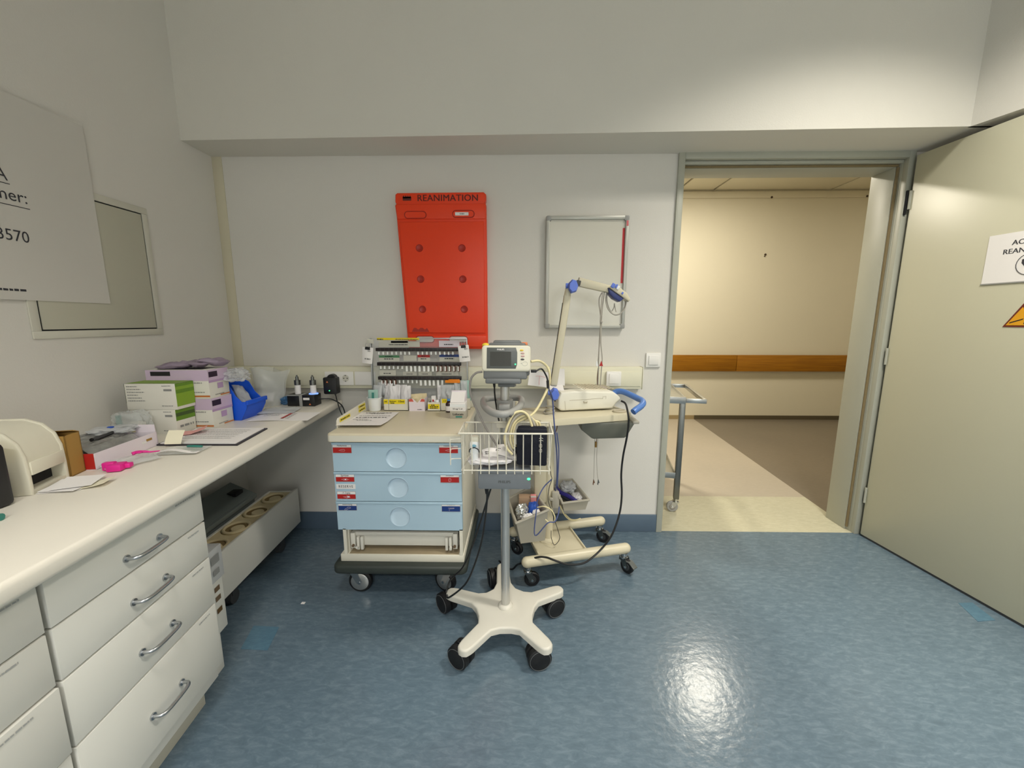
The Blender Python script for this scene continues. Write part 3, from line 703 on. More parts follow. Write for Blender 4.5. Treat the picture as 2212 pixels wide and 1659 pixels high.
# clear bag right of bin
o = thing('plastic_bag', 'tall clear plastic bag standing to the right of the blue bin', 'plastic bag', (-1.28, 1.97, WZ))
b = MB('bag_clear'); vs = []; N = 14
for j in range(N+1):
    v = j/N
    for i in range(N+1):
        u = i/N; w = .10+.07*v; cxx = -1.33+.015*v
        vs.append((cxx+(u-.5)*2*w*.62+.004*math.sin(v*9+u*5), 1.95+.06*(4*(u-.5)**2)+.03*v+.012*math.sin(7*u+4*v), WZ+.002+.19*v+.012*math.sin(u*6)))
vs2 = [(x+.004, y+.075*(1-abs(2*(k % (N+1))/N-1))+.008, z) for k, (x, y, z) in enumerate(vs)]
fs = [(j*(N+1)+i, j*(N+1)+i+1, (j+1)*(N+1)+i+1, (j+1)*(N+1)+i) for j in range(N) for i in range(N)]
b.add(vs, fs); b.add(vs2, fs); b.keep = True; part('bag', b, o)
b = MB('pack_white'); b.pillow(.09, .05, .018, rz(Vector((-1.33, 2.0, WZ+.045)), .2) @ Matrix.Rotation(1.2, 4, 'X'), 6); part('white_pack', b, o)
b = MB('glove_blue'); b.blob((-1.235, 2.045, WZ+.021), (.07, .05, .042), 5, .35, 3); one('blue_glove', b, 'crumpled blue glove beside the black charger', 'glove')
b = MB('bag_mist'); b.pillow(.17, .12, .012, flat((-1.17, 1.86, WZ+.009), .2), 31, n=14, wr=.5); one('plastic_pouch', b, 'flat clear pouch lying in front of the black charger', 'pouch')
o = thing('printed_leaflet', 'white printed leaflet with a red bar near the end of the worktop', 'leaflet', (-1.05, 1.76, WZ))
M = flat((-1.085, 1.765, WZ+.0012), .12); b = MB('paper'); b.sheet(.26, .16, M, lambda u, v: .002*math.sin(u*5)); part('sheet', b, o)
M = flat((-1.085, 1.765, WZ+.0048), .12); b = MB('red'); b.rect(.0, .012, -.05, .05, M, 'red'); [b.rect(.02, .035, -.05+.018*k, -.046+.018*k, M, 'dark_print') for k in range(6)]; b.scribble(-.1, -.03, .03, .005, M, 4); b.scribble(-.1, -.03, .01, .005, M, 5); part('print', b, o)
# charger with handles
o = thing('handle_charger', 'black two block charger with two metal topped handles standing in it', 'charger', (-1.14, 2.02, WZ))
b = MB('black_plastic'); b.box(-1.208, -1.139, 1.992, 2.06, WZ, WZ+.06, .003); b.box(-1.127, -1.062, 1.988, 2.06, WZ, WZ+.06, .003); part('block', b, o)
b = MB('grey_plastic'); b.box(-1.14, -1.126, 1.984, 2.04, WZ, WZ+.062, .001); b.box(-1.208, -1.139, 1.99, 1.9925, WZ+.055, WZ+.061); part('divider', b, o)
M = front((0, 1.9874, WZ)); b = MB('paper'); b.rect(-1.12, -1.087, .034, .046, M); b.add([(-1.092, .008, .0006), (-1.08, .008, .0006), (-1.086, .017, .0006)], [(0, 1, 2)], 'orange_acc', M); part('label', b, o)
b = MB('ring_blue'); b.tube([(-1.083+.02*math.cos(t*PI/10), 2.025+.02*math.sin(t*PI/10), WZ+.061) for t in range(20)], .0035, 6, closed=True, sm=1); part('light_ring', b, o, 'glowing blue ring')
for k, hx2 in enumerate((-1.165, -1.083)):
    b = MB('paper'); b.cyl((hx2, 2.025, WZ+.055), (hx2, 2.025, WZ+.108), .0145); b.cyl((hx2, 2.025, WZ+.108), (hx2, 2.025, WZ+.134), .0155, mat='steel_dark'); b.cyl((hx2, 2.025, WZ+.134), (hx2, 2.025, WZ+.152), .0085, .0075, mat='steel_dark'); b.cyl((hx2, 2.025, WZ+.152), (hx2, 2.025, WZ+.16), .004, mat='steel_dark')
    one('scope_handle', b, ('left' if k == 0 else 'right')+' one of two metal topped scope handles standing in the black charger', 'instrument handle', 'scope handles in the charger')
b = MB('cable_black'); b.tube([(-1.064, 2.03, WZ+.03), (-1.03, 2.035, WZ+.032), (-1.0, 2.06, WZ+.022), (-.965, 2.09, WZ-.02), (-.955, 2.1, WZ-.1), (-.965, 2.1, WZ-.17), (-.945, 2.1, WZ-.24)], .0032, 8); one('charger_cable', b, 'thin black cable bending from the charger over the worktop end', 'cable')
# clipboard
o = thing('clipboard', 'black clipboard with white forms lying on the worktop', 'clipboard', (-1.15, 1.43, WZ))
A4 = [fz(*p, WZ) for p in ((337, 963), (513, 963), (578, 927), (420, 938))]
def quadprism(b, P, z0, h, ins=0, mat=None):
    c = sum(P, Vector())/4; Q = [p+(c-p)*ins for p in P]
    b.prism([(q.x, q.y) for q in Q], h, Matrix.Translation((0, 0, z0)), mat=mat)
A4[3] = A4[0]+(A4[2]-A4[1])*.95
b = MB('clip_black'); quadprism(b, A4, WZ, .005); part('board', b, o)
b = MB('paper'); quadprism(b, A4, WZ+.005, .003, .07); part('forms', b, o)
c4 = sum(A4, Vector())/4; M = fr((c4.x, c4.y, WZ+.0082), A4[1]-A4[0], A4[2]-A4[1]); b = MB('grey_print')
for k in range(6): b.scribble(-.1, .09, .07-.022*k, .004, M, k+40)
part('print', b, o)
b = MB('pink_pale'); b.sheet(.09, .06, rz(Vector((-1.27, 1.46, WZ+.012)), .5), lambda u, v: .03*max(0, u-.5)); part('pink_slip', b, o, 'pink slip tucked into the clipboard')
b = MB('note_yellow'); b.sheet(.055, .05, fr(fz(377, 957, WZ+.012)+Vector((0, .0, .022)), (1, .1, 0), (-.05, .35, 1)), lambda u, v: -.012*v*v); one('sticky_note', b, 'cream sticky note standing up at the left corner of the clipboard', 'note')
o = thing('sterile_packet', 'clear blister packet with a green cannula in front of the clipboard', 'packet', (-1.14, 1.27, WZ))
b = MB('bag_clear'); b.pillow(.14, .085, .01, flat((-1.145, 1.268, WZ+.006), .12), 51, n=12); part('blister', b, o)
b = MB('paper'); b.sheet(.12, .018, flat((-1.13, 1.235, WZ+.013), .15), lambda u, v: .006*math.sin(u*5)); part('paper_back', b, o)
b = MB('teal'); b.tube([(-1.14, 1.285, WZ+.014), (-1.115, 1.28, WZ+.016), (-1.09, 1.287, WZ+.013)], .004, 8); part('cannula', b, o)

# ================================================================== BACK WALL THINGS
tk = thing('cable_trunking', 'cream plastic cable trunking along the back wall', 'trunking', (-.45, 2.2, .87))
b = MB('trunk_plastic'); b.box(LX+.002, .675, 2.142, 2.199, .87, .99, .004); part('channel', b, tk)
b = MB('trunk_plastic'); b.box(LX+.004, .667, 2.138, 2.143, .886, .9665, .0015); part('cover', b, tk)
b = MB('trunk_plastic'); b.box(.6755, .679, 2.14, 2.199, .868, .992, .002); part('end_cap', b, tk)
def frame_box(b, x0, x1, z0, z1, y, d, bev=.003, mat=None): b.box(x0, x1, y-d, y, z0, z1, bev, mat)
o = thing('wall_socket', 'white double power socket in the trunking behind the worktop end', 'socket', (-.99, 2.138, .89))
b = MB('socket_white'); frame_box(b, -1.07, -.912, .889, .965, 2.138, .008); part('frame', b, o)
for cx in (-1.03, -.955):
    b = MB('socket_white'); M = fr((cx, 2.1305, .928), (1, 0, 0), (0, 0, 1))
    b.tube([(.02*math.cos(t*PI/12), .02*math.sin(t*PI/12), 0) for t in range(24)], .0022, 6, closed=True, sm=1, M=M); b.cyl((0, 0, .0), (0, 0, .001), .019, mat='hatch_frame', M=M)
    for sx in (-.0095, .0095): b.cyl((sx, 0, .001), (sx, 0, .0016), .003, n=10, mat='black_print', M=M)
    b.box(-.003, .003, .014, .018, .001, .003, mat='steel_dark', M=M); b.box(-.003, .003, -.018, -.014, .001, .003, mat='steel_dark', M=M)
    part('outlet', b, o)
b = MB('socket_white'); frame_box(b, -.905, -.79, .889, .965, 2.138, .006); one('blank_cover', b, 'plain white blanking plate to the right of the double socket', 'cover plate')
o = thing('plug_adapter', 'black plug in power adapter with a green light in the left socket', 'power adapter', (-1.025, 2.11, .85))
b = MB('black_plastic'); b.prism(rrect(-.036, .036, -.046, .046, .008), .042, fr((-1.025, 2.129, .892), (1, 0, .0), (-.05, 0, 1)), .004); b.cyl((-1.02, 2.1, .93), (-1.02, 2.129, .93), .024); part('housing', b, o)
M = front((-1.025, 2.0865, .892)); b = MB('led_green'); b.cyl((-.003, -.026, 0), (-.003, -.026, .0008), .0028, n=10, M=M); part('indicator_light', b, o)
b = MB('orange_acc'); b.add([(-.018, .018, .0006), (-.006, .018, .0006), (-.012, .028, .0006)], [(0, 1, 2)], M=M); part('triangle_mark', b, o)
b = MB('cable_black'); b.tube([(-1.01, 2.11, .849), (-1.008, 2.113, .835), (-1.005, 2.12, .8), (-.99, 2.12, .74), (-.965, 2.12, .69)], lambda t: .0045 if t < .25 else .003, 8); part('cable', b, o)
o = thing('light_switch', 'white rocker light switch on the wall beside the door frame', 'switch', (.746, 2.2, .985))
b = MB('socket_white'); b.box(.706, .787, 2.189, 2.2, .986, 1.065, .003); part('frame', b, o)
b = MB('socket_white'); b.box(.7195, .7735, 2.184, 2.19, .9995, 1.0515, .003); part('rocker', b, o)
o = thing('light_switch', 'white rocker switch set in the right end of the trunking', 'switch', (.515, 2.138, .892))
b = MB('socket_white'); b.box(.475, .556, 2.12, 2.138, .89, .97, .005); part('frame', b, o)
b = MB('socket_white'); b.box(.489, .542, 2.116, 2.121, .903, .957, .003); part('rocker', b, o)
# whiteboard
o = thing('whiteboard', 'small blank whiteboard in an aluminium frame on the back wall', 'whiteboard', (.355, 2.2, 1.2))
x0, x1, z0, z1 = .142, .574, 1.2, 1.782
b = MB('wb_surface'); b.box(x0+.008, x1-.008, 2.18, 2.19, z0+.008, z1-.008); part('writing_surface', b, o)
b = MB('alu'); w = .018
b.mat = 'frame_alu'
for a in ((x0, x0+w, z0, z1), (x1-w, x1, z0, z1), (x0+w, x1-w, z0, z0+w), (x0+w, x1-w, z1-w, z1)): b.box(a[0], a[1], 2.168, 2.192, a[2], a[3], .004)
part('frame', b, o)
for cx, cz in ((x0, z0), (x1, z0), (x0, z1), (x1, z1)):
    b = MB('grey_plastic'); sx = -1 if cx == x1 else 1; sz = -1 if cz == z1 else 1
    b.box(min(cx-sx*.001, cx+sx*.026), max(cx-sx*.001, cx+sx*.026), 2.1665, 2.193, min(cz-sz*.001, cz+sz*.026), max(cz-sz*.001, cz+sz*.026), .006); part('corner_cap', b, o)
M = front((0, 2.1795, 0)); b = MB('red_tape'); b.rect(.544, .5555, 1.44, 1.722, M); M = front((0, 2.1675, 0)); b.rect(x1-.0145, x1-.004, 1.73, 1.757, M, 'pink_tape'); part('tape', b, o, 'red tape strip', stuff=False)
b = MB('grey_plastic')
for cx in (x0+.05, x1-.05): b.box(cx-.01, cx+.01, 2.19, 2.2, z0+.05, z0+.07); b.box(cx-.01, cx+.01, 2.19, 2.2, z1-.07, z1-.05)
part('mount', b, o)
# resuscitation board
o = thing('resuscitation_board', 'large orange red plastic resuscitation board hanging on the back wall', 'resuscitation board', (-.41, 2.2, 1.09))
bx0, bx1, bz0, bz1 = -.648, -.172, 1.085, 1.895
Yb = 2.158
def bpt(u, v): return (bx0+(bx1-bx0)*u+.012*(1-v)*(1-u)*1.6, v)
b = MB('orange_board')
out = [(bx0+.004, 1.888), (bx0+.014, 1.896), (bx1-.012, 1.898), (bx1-.001, 1.888), (bx1-.001, 1.858), (bx1-.006, 1.848), (bx1-.001, 1.838), (bx1, 1.76), (bx1+.001, 1.1), (bx1-.008, 1.088), (bx0+.048, 1.088), (bx0+.04, 1.096), (bx0+.006, 1.78), (bx0, 1.834), (bx0+.007, 1.842), (bx0+.002, 1.852)]
Mb = fr((0, 2.1995, 0), (1, 0, 0), (0, 0, 1))
b.prism(out, .0395, Mb, .006, seg=3)
lo = lambda v: bx0+.04*(1.9-v)/.8
b.prism([(lo(1.755)+.012, 1.752), (bx1-.012, 1.752), (bx1-.012, 1.175), (lo(1.17)+.012, 1.175)], .009, fr((0, 2.161, 0), (1, 0, 0), (0, 0, 1)), .004, seg=3)
b.prism([(lo(1.855)+.004, 1.838), (bx1-.004, 1.841), (bx1-.004, 1.765), (lo(1.77)+.006, 1.765)], .007, fr((0, 2.161, 0), (1, 0, 0), (0, 0, 1)), .003, seg=3)
b.prism([(lo(1.16)+.006, 1.162), (bx1-.004, 1.162), (bx1-.004, 1.1), (lo(1.1)+.006, 1.1)], .006, fr((0, 2.161, 0), (1, 0, 0), (0, 0, 1)), .003, seg=3)
part('board', b, o)
for px_, pz_ in ((906, 536), (998, 536), (909, 603), (1000, 603), (913, 668), (1003, 668)):
    b = MB('orange_deep'); q = fy(px_, pz_, 2.152); M = fr((q.x, 2.1522, q.z), (1, 0, 0), (0, 0, 1))  # shallow raised discs; the hollows' shade is put into the deeper orange
    b.lathe([(.0195, 0), (.0195, .0008), (.0175, .0026), (.0155, .0012), (.001, .0005)], M=M, n=20); part('dimple', b, o)
for k, (px_, pz_, mt) in enumerate(((897, 464, 'orange_board'), (1001, 462, 'orange_board'), (918, 733, 'wall_paint'), (990, 733, 'wall_paint'))):
    q = fy(px_, pz_, 2.153); M = fr((q.x, 2.1538, q.z), (1, 0, 0), (0, 0, 1)); hw = .056 if k < 2 else .05
    b = MB('orange_deep'); b.tube([(x, y, 0) for x, y in rrect(-hw, hw, -.017, .017, .016)], .0025, 6, closed=True, sm=1, M=M)
    b.prism(rrect(-hw, hw, -.017, .017, .016), .0006, M, mat=mt); part('grip_slot', b, o)
q = fy(998, 462, 2.153); M = front((q.x, 2.1532, q.z)); b = MB('paper'); b.rect(-.036, .034, -.008, .008, M, 'paper', .001); b.scribble(-.012, .012, 0, .006, front((q.x, 2.1525, q.z)), 3); part('name_label', b, o)
M = front((0, 2.1588, 1.868)); q = fy(967, 426, 2.159)
b = MB('board_ink'); b.text('REANIMATION', .045, M @ Matrix.Translation((q.x, 0, 0)), off=.0007, sx=1.02, space=1.05); part('lettering', b, o)
q = fy(879, 427, 2.159); b = MB('board_ink'); b.rect(q.x-.022, q.x+.022, -.011, .007, M, 'board_ink', .0006); b.add([(q.x-.022+.0055*i, .007+(.008 if i % 2 else 0), .0006) for i in range(9)]+[(q.x+.022, 0, .0006), (q.x-.022, 0, .0006)], [tuple(range(11))], M=M); part('printed_mark', b, o)
M = front((0, 2.1515, 0)); b = MB('orange_deep'); q = fy(909, 712, 2.15); b.add([(q.x-.05+.012*i, q.z-.012+(.012+.012*math.sin(i*2.1)**2 if 0 < i < 8 else 0), .0004) for i in range(9)], [tuple(range(9))], M=M); part('scuff_mark', b, o)

# ================================================================== EMERGENCY TROLLEY
TX0, TX1, TY0, TY1, TZ = -.795, -.245, 1.6, 2.1, .774
def caster(name, parent, c, r, w, yaw, fork='grey_plastic', wheel='black_rubber', hub='steel', top=None, trail=.03, brake=False, local=False, disc=False, hubr=.56):
    """swivel castor standing on the floor: fork part with its wheel as sub-part"""
    top = top or 2*r+.03
    Mc = rz(Vector(c), yaw)
    b = MB(fork); b.cyl((0, 0, top-.018), (0, 0, top), .016, M=Mc, mat='chrome'); b.cyl((0, 0, top-.026), (0, 0, top-.018), .02, M=Mc, mat='chrome')
    for s in (-1, 1):
        P = [(-.018, top-.02), (.018, top-.02), (trail+.012, r+.004), (trail+.004, r-.012), (trail-.012, r-.004)]
        Ms = Mc @ fr((0, s*(w/2+.004), 0), (1, 0, 0), (0, 0, 1)); b.prism(P, .003, Ms)
    b.box(-.018, .018, -w/2-.006, w/2+.006, top-.026, top-.018, .002, M=Mc)
    f = part(name, b, parent)
    b = MB(wheel); prof = [(r*hubr*.95, -w/2), (r*.9, -w/2), (r, -w/2+w*.2), (r, w/2-w*.2), (r*.9, w/2), (r*hubr*.95, w/2)]
    Mw = Mc @ Matrix.Translation((trail, 0, r)) @ Matrix.Rotation(PI/2, 4, 'X')
    b.lathe(prof, n=28, M=Mw)
    b.lathe([(r*.12, -w/2-.003), (r*hubr*.9, -w/2-.002), (r*hubr, -w/2+.001), (r*hubr, w/2-.001), (r*hubr*.9, w/2+.002), (r*.12, w/2+.003)], n=28, M=Mw, mat=hub)
    b.cyl((0, 0, -w/2-.009), (0, 0, w/2+.009), .006, M=Mw, mat='chrome')
    part('wheel', b, f)
    if brake:
        b = MB('bezel'); b.prism([(-.02, top-.03), (trail+.02, r*1.9), (trail+r+.012, r*1.35), (trail+r+.012, r*1.25), (trail+.02, r*1.75), (-.02, top-.04)], .03, Mc @ fr((0, .015, 0), (1, 0, 0), (0, 0, 1)), .001); part('brake_pedal', b, f)
    return f
tr = thing('emergency_trolley', 'white hospital trolley with three pale blue drawers below the orange board', 'trolley', (-.52, 1.85, 0))
b = MB('trolley_top')
b.prism(rrect(-.807, -.234, 1.58, 2.12, .018), .036, Matrix.Translation((0, 0, TZ-.036)), .008, seg=3)
part('worktop', b, tr)
b = MB('trolley_white'); b.prism(rrect(-.8075, -.2335, 1.5795, 2.1205, .0182), .024, Matrix.Translation((0, 0, TZ-.033))); part('edge_band', b, tr)
b = MB('trolley_white')
b.box(TX0+.02, TX0+.038, TY0+.02, TY1, .2, .738, .001); b.box(TX1-.018, TX1, TY0+.02, TY1, .2, .738, .001); b.box(TX0+.038, TX1-.018, TY1-.015, TY1, .2, .738)
b.box(TX0+.002, TX1+.004, TY0, TY1, .178, .213, .003); b.box(TX0+.038, TX1-.018, TY0+.03, TY1-.015, .33, .336)
b.box(TX0+.02, TX0+.034, TY0, TY0+.02, .213, .335); b.box(TX1-.014, TX1, TY0, TY0+.02, .213, .335)
part('body', b, tr)
b = MB('bumper'); b.prism(rrect(-.82, -.226, 1.565, 2.125, .03), .042, Matrix.Translation((0, 0, .136)), .012, seg=3, both=True); part('bumper', b, tr, 'dark grey rubber bumper plate')
def drawer_panel(b, x0, x1, z0, z1, cx, cz, r, y, th):
    """front panel with a round finger dish"""
    n = 32; ring = []; rect = []
    for i in range(n):
        t = 2*PI*i/n; c, s_ = math.cos(t), math.sin(t); ring.append((cx+r*c, y, cz+r*s_))
        k = min([(((x1-cx) if c > 0 else (x0-cx))/c) if abs(c) > 1e-6 else 1e9, (((z1-cz) if s_ > 0 else (z0-cz))/s_) if abs(s_) > 1e-6 else 1e9])
        rect.append([cx+k*c, y, cz+k*s_])
    for X_, Z_ in ((x0, z0), (x0, z1), (x1, z0), (x1, z1)):           # snap one to each corner
        q = min(rect, key=lambda p: (p[0]-X_)**2+(p[2]-Z_)**2); q[0], q[2] = X_, Z_
    vs = ring+[tuple(p) for p in rect]; fs = [(i, (i+1) % n, n+(i+1) % n, n+i) for i in range(n)]
    back = [(p[0], y+th, p[2]) for p in rect]; vs += back; fs += [(n+i, n+(i+1) % n, 2*n+(i+1) % n, 2*n+i) for i in range(n)]
    b.add(vs, fs); b.add(back, [tuple(range(n))])
    b.box(x0-.002, x1+.002, y-.003, y+.004, z1-.012, z1, .002)
def dish(b, cx, cz, r, y):
    n = 32; vs = []; fs = []; L = [(1, 0), (.985, .004), (.94, .012), (.86, .017), (.5, .0185), (.001, .019)]
    for k, (q, d) in enumerate(L):
        for i in range(n):
            t = 2*PI*i/n; vs.append((cx+r*q*math.cos(t), y+d*(.55+.45*max(-1, min(1, math.sin(t)*1.2*q))), cz+r*q*math.sin(t)))
    for k in range(len(L)-1):
        for i in range(n): fs.append((k*n+i, k*n+(i+1) % n, (k+1)*n+(i+1) % n, (k+1)*n+i))
    b.add(vs, fs); b.tube([(cx+r*math.cos(t*PI/16), y-.0005, cz+r*math.sin(t*PI/16)) for t in range(32)], .0012, 6, closed=True, sm=1)
def sticker(parent, x, z, w, h, title, icon, col, y=TY0):
    M = front((x, y-.0012, z)); b = MB('label_edge'); b.rect(-w/2, w/2, -h/2, h/2, M, 'label_edge'); b.rect(-w/2+.0015, w/2-.0015, h*.12, h/2-.0015, M, 'paper', .0007); b.rect(-w/2+.0015, w/2-.0015, -h/2+.0015, h*.1, M, col, .0007)
    b.text(title, .0115, front((x, y-.0017, z+h*.3)), 'dark_print', off=.0001, sx=min(1, .0095/ .0115*9/len(title)))
    Mi = front((x, y-.002, z-h*.19)); t = .0006; ink = 'pink_white'
    def ln(*p, closed=False): b.tube([(q[0]*.001, q[1]*.001, t) for q in p], .0005, 4, sm=1, closed=closed, M=Mi, mat=ink)
    if icon == 'amp': ln((-14, 0), (-4, 3), (10, 4), (12, 0), (10, -4), (-4, -3), closed=True)
    if icon == 'syr': ln((-16, 0), (-8, 0)), ln((-8, 3), (10, 3), (10, -3), (-8, -3), closed=True), ln((10, 0), (17, 0)); b.rect(-.002, .005, -.003, .003, Mi, ink)
    if icon == 'inf': ln((-4, 6), (4, 6), (5, 2), (4, -7), (-4, -7), (-5, 2), closed=True)
    if icon == 'ven': ln((-16, 0), (0, 1), (2, 4), (14, 3), (16, -3), (2, -5), closed=True); b.rect(.003, .013, -.003, .002, Mi, ink)
    if icon == 'mask': ln((-14, -8), (-10, -2), (-2, 0), (0, 5), (14, 4), (14, 0), (2, -3), (-6, -8), closed=True)
    if icon == 'lar': ln((-12, 4), (14, 5), (14, 2), (-6, 1), (-9, -4), (-6, -8))
    part('label', b, parent)
LW, LH = .082, .042
zs = [(.601, .731), (.466, .5985), (.331, .4635)]
labs = [[(-.752, .704, 'Medikamente', 'amp', 'red'), (-.297, .706, 'Medikamente', 'amp', 'red')],
        [(-.748, .572, 'Spritzen', 'syr', 'red'), (-.747, .493, 'i.V. Zugang', 'ven', 'red'), (-.295, .574, 'Infusion', 'inf', 'red')],
        [(-.746, .44, 'Beatmung', 'mask', 'blue_label'), (-.293, .441, 'Intubation', 'lar', 'blue_label')]]
for k, (z0, z1) in enumerate(zs):
    b = MB('drawer_blue'); cx, cz, r = -.522+.002*k, (.663, .529, .394)[k], .0455
    drawer_panel(b, TX0, TX1, z0, z1, cx, cz, r, TY0, .02); b.box(TX0+.045, TX1-.025, TY0+.02, TY0+.4, z0+.01, z1-.02, mat='tray_white')
    d = part('drawer', b, tr)
    b = MB('drawer_dish'); dish(b, cx, cz, r, TY0); part('finger_dish', b, d)
    for x, z, t_, ic, col in labs[k]: sticker(d, x, z, LW, LH if k == 0 or x > -.5 else .036, t_, ic, col)
    if k == 1:
        M = front((-.747, TY0-.0012, .5325)); b = MB('paper'); b.rect(-.042, .042, -.011, .011, M); b.text('RESERVE', .0165, front((-.747, TY0-.0017, .5325)), 'dark_print', off=.0001, space=1.25, sx=.85); part('label', b, d)
# the empty bay
b = MB('tray_white'); b.box(TX0+.045, TX1-.025, TY0+.032, TY0+.042, .238, .292, .002); b.box(TX0+.045, TX1-.025, TY0+.024, TY0+.05, .288, .306, .003); b.box(TX0+.045, TX1-.025, TY0+.042, TY0+.4, .238, .246)
part('inner_rail', b, tr)
for s, x in ((1, TX0+.046), (-1, TX1-.026)):
    b = MB('tray_white')
    for dx, w in ((0, .02), (.026, .012), (.043, .012)): b.box(min(x+s*dx, x+s*(dx+w)), max(x+s*dx, x+s*(dx+w)), TY0+.012, TY0+.03, .235-.008*(dx > .02), .306-.02*(dx > .02), .002)
    b.cyl((x+s*.012, TY0+.004, .25), (x+s*.012, TY0+.012, .25), .006, mat='rust'); b.cyl((x+s*.03, TY0+.002, .243), (x+s*.03, TY0+.012, .243), .006, mat='tray_white')
    part('runner_bracket', b, tr)
b = MB('dusty'); b.box(TX0+.04, TX1-.02, TY0+.005, TY0+.08, .213, .2145); part('dusty_floor', b, tr)
for cx, cy, yw, bk in ((-.76, 1.648, .0, 0), (-.31, 1.645, 2.7, 1), (-.735, 2.03, .2, 0), (-.31, 2.03, 2.9, 0)):
    caster('castor', tr, (cx, cy, 0), .053, .03, yw, 'grey_plastic' if bk else 'alu', 'black_rubber', 'pole_alu', .136, .03, bool(bk), hubr=.8)
b = MB('trolley_white')
SBp = [(1.668, 0), (1.668, .03), (1.68, .042), (1.99, .056), (2.0, 0)]
b.prism(SBp, .006, fr((-.803, 0, TZ), (0, 1, 0), (0, 0, 1)), .002, both=True); b.box(-.803, -.25, 2.108, 2.114, TZ, TZ+.05, .002); part('splash_board', b, tr)
M = fr((-.7966, 0, TZ), (0, 1, 0), (0, 0, 1)); M2 = fr((-.7961, 0, TZ), (0, 1, 0), (0, 0, 1))
for ya, yb, za, zb in ((1.69, 1.8, .02, .036), (1.9, 1.985, .034, .048), (1.9, 1.985, .015, .03)):
    b = MB('yellow'); b.rect(ya, yb, za, zb, M, 'yellow'); b.scribble(ya+.01, yb-.01, (za+zb)/2, .006, M2, int(za*1000), 'dark_print'); part('yellow_label', b, tr)

# ---- things on the trolley
o = thing('instruction_sheet', 'white printed sheet lying at the front left of the trolley top', 'paper', (-.71, 1.8, TZ))
Q = [fz(*p, TZ+.004) for p in ((732, 925), (830, 922), (855, 892), (772, 890))]
c4 = sum(Q, Vector())/4; w = ((Q[1]-Q[0]).length+(Q[2]-Q[3]).length)/2; h = ((Q[3]-Q[0]).length+(Q[2]-Q[1]).length)/2
M = fr((c4.x, c4.y, TZ+.005), (Q[1]-Q[0])+(Q[2]-Q[3]), (Q[3]-Q[0])); b = MB('paper'); curl = lambda u, v: .012*max(0, .35-v)**1.0*2.2; b.sheet(w, h, M, curl); part('sheet', b, o)
b = MB('grey_print'); M2 = M @ Matrix.Translation((0, 0, .002))
for k, (a0, a1, y, hh) in enumerate(((-.06, .07, .12, .008), (-.03, .04, .105, .007), (-.07, .08, .06, .006), (-.075, .075, .025, .008), (-.075, 0, -.01, .006), (-.05, .02, -.03, .006))): b.scribble(a0, a1, y, hh, M2, k+60, 'dark_print' if k in (0, 3) else 'grey_print')
part('print', b, o)
# cup with packs
o = thing('white_cup', 'white plastic cup holding wrapped packs at the back left of the trolley', 'cup', (-.757, 2.04, TZ)); q = fz(806, 889, TZ); ccx, ccy = q.x, q.y+.03
ROOTM[o]; b = MB('thermo_white'); b.lathe([(.03, .001), (.036, .066), (.039, .068), (.038, .071), (.034, .069), (.029, .004), (.001, .0035)], (ccx, ccy, TZ), 28); part('cup', b, o)
b = MB('teal_pale'); b.pillow(.05, .07, .008, fr((ccx-.005, ccy-.004, TZ+.075), (1, .1, 0), (-.1, .1, 1)), 3); b.rect(-.006, .006, -.02, .012, fr((ccx-.004, ccy-.0095, TZ+.085), (1, .1, 0), (-.1, .1, 1)), 'teal'); one('wrapped_pack', b, 'pale green wrapped pack standing in the white cup', 'pack')
b = MB('bag_mist'); b.pillow(.05, .085, .012, fr((ccx+.012, ccy+.012, TZ+.09), (1, -.2, 0), (.2, .15, 1)), 8); one('wrapped_pack', b, 'clear wrapped pack standing behind the green one in the cup', 'pack')
# organiser tubs
def tub(x0, x1, y0, y1, h, label, cat='tub', mat_='trolley_white'):
    o = thing('organiser_tub', label, cat, ((x0+x1)/2, (y0+y1)/2, TZ)); b = MB(mat_); t = .0025
    b.box(x0, x1, y0, y0+t, TZ, TZ+h); b.box(x0, x1, y1-t, y1, TZ, TZ+h); b.box(x0, x0+t, y0+t, y1-t, TZ, TZ+h); b.box(x1-t, x1, y0+t, y1-t, TZ, TZ+h); b.box(x0, x1, y0, y1, TZ, TZ+.003)
    part('tub', b, o); return o
YT = 2.012
def ylabel(o, x0, x1, z0, z1, lines, y=YT):
    b = MB('yellow'); M = front((0, y-.0006, TZ)); b.rect(x0, x1, z0, z1, M, 'yellow')
    for t_, x, z, s_ in lines:
        if t_: b.text(t_, s_, front((x, y-.0012, TZ+z)), 'black_print', off=.0003)
        else: b.scribble(x, x+s_, z, .005, front((0, y-.0012, TZ)), 9, 'black_print')
    part('yellow_label', b, o)
t1 = tub(-.708, -.684, YT, 2.1, .062, 'narrow white tub with the yellow ml label, next to the cup'); ylabel(t1, -.708, -.685, .036, .06, [('ml', -.697, .049, .014)])
t2 = tub(-.682, -.582, YT, 2.1, .062, 'wide white tub with the yellow 10ml label at the back of the trolley'); ylabel(t2, -.68, -.596, .036, .06, [('Spritzen', -.66, .05, .0105), ('10ml', -.616, .049, .016), (None, -.672, .041, .022)])
rnd = random.Random(5)
for k, (x, z, w, h) in enumerate(((-.70, .085, .045, .1), (-.735, .105, .055, .07), (-.69, .075, .03, .085))):
    b = MB('pack_white' if k != 1 else 'bag_mist'); b.pillow(w, h, .014, fr((x, 2.07+.008*k, TZ+z), (1, .1*k-.1, 0), (.12*(k-1), .2, 1)), k+70, wr=.5); one('syringe_pack', b, ('white', 'misty', 'slim white')[k]+' syringe pack leaning at the back above the '+('ml tub', 'cup', 'narrow tub')[k], 'pack', 'syringe packs at the back left')
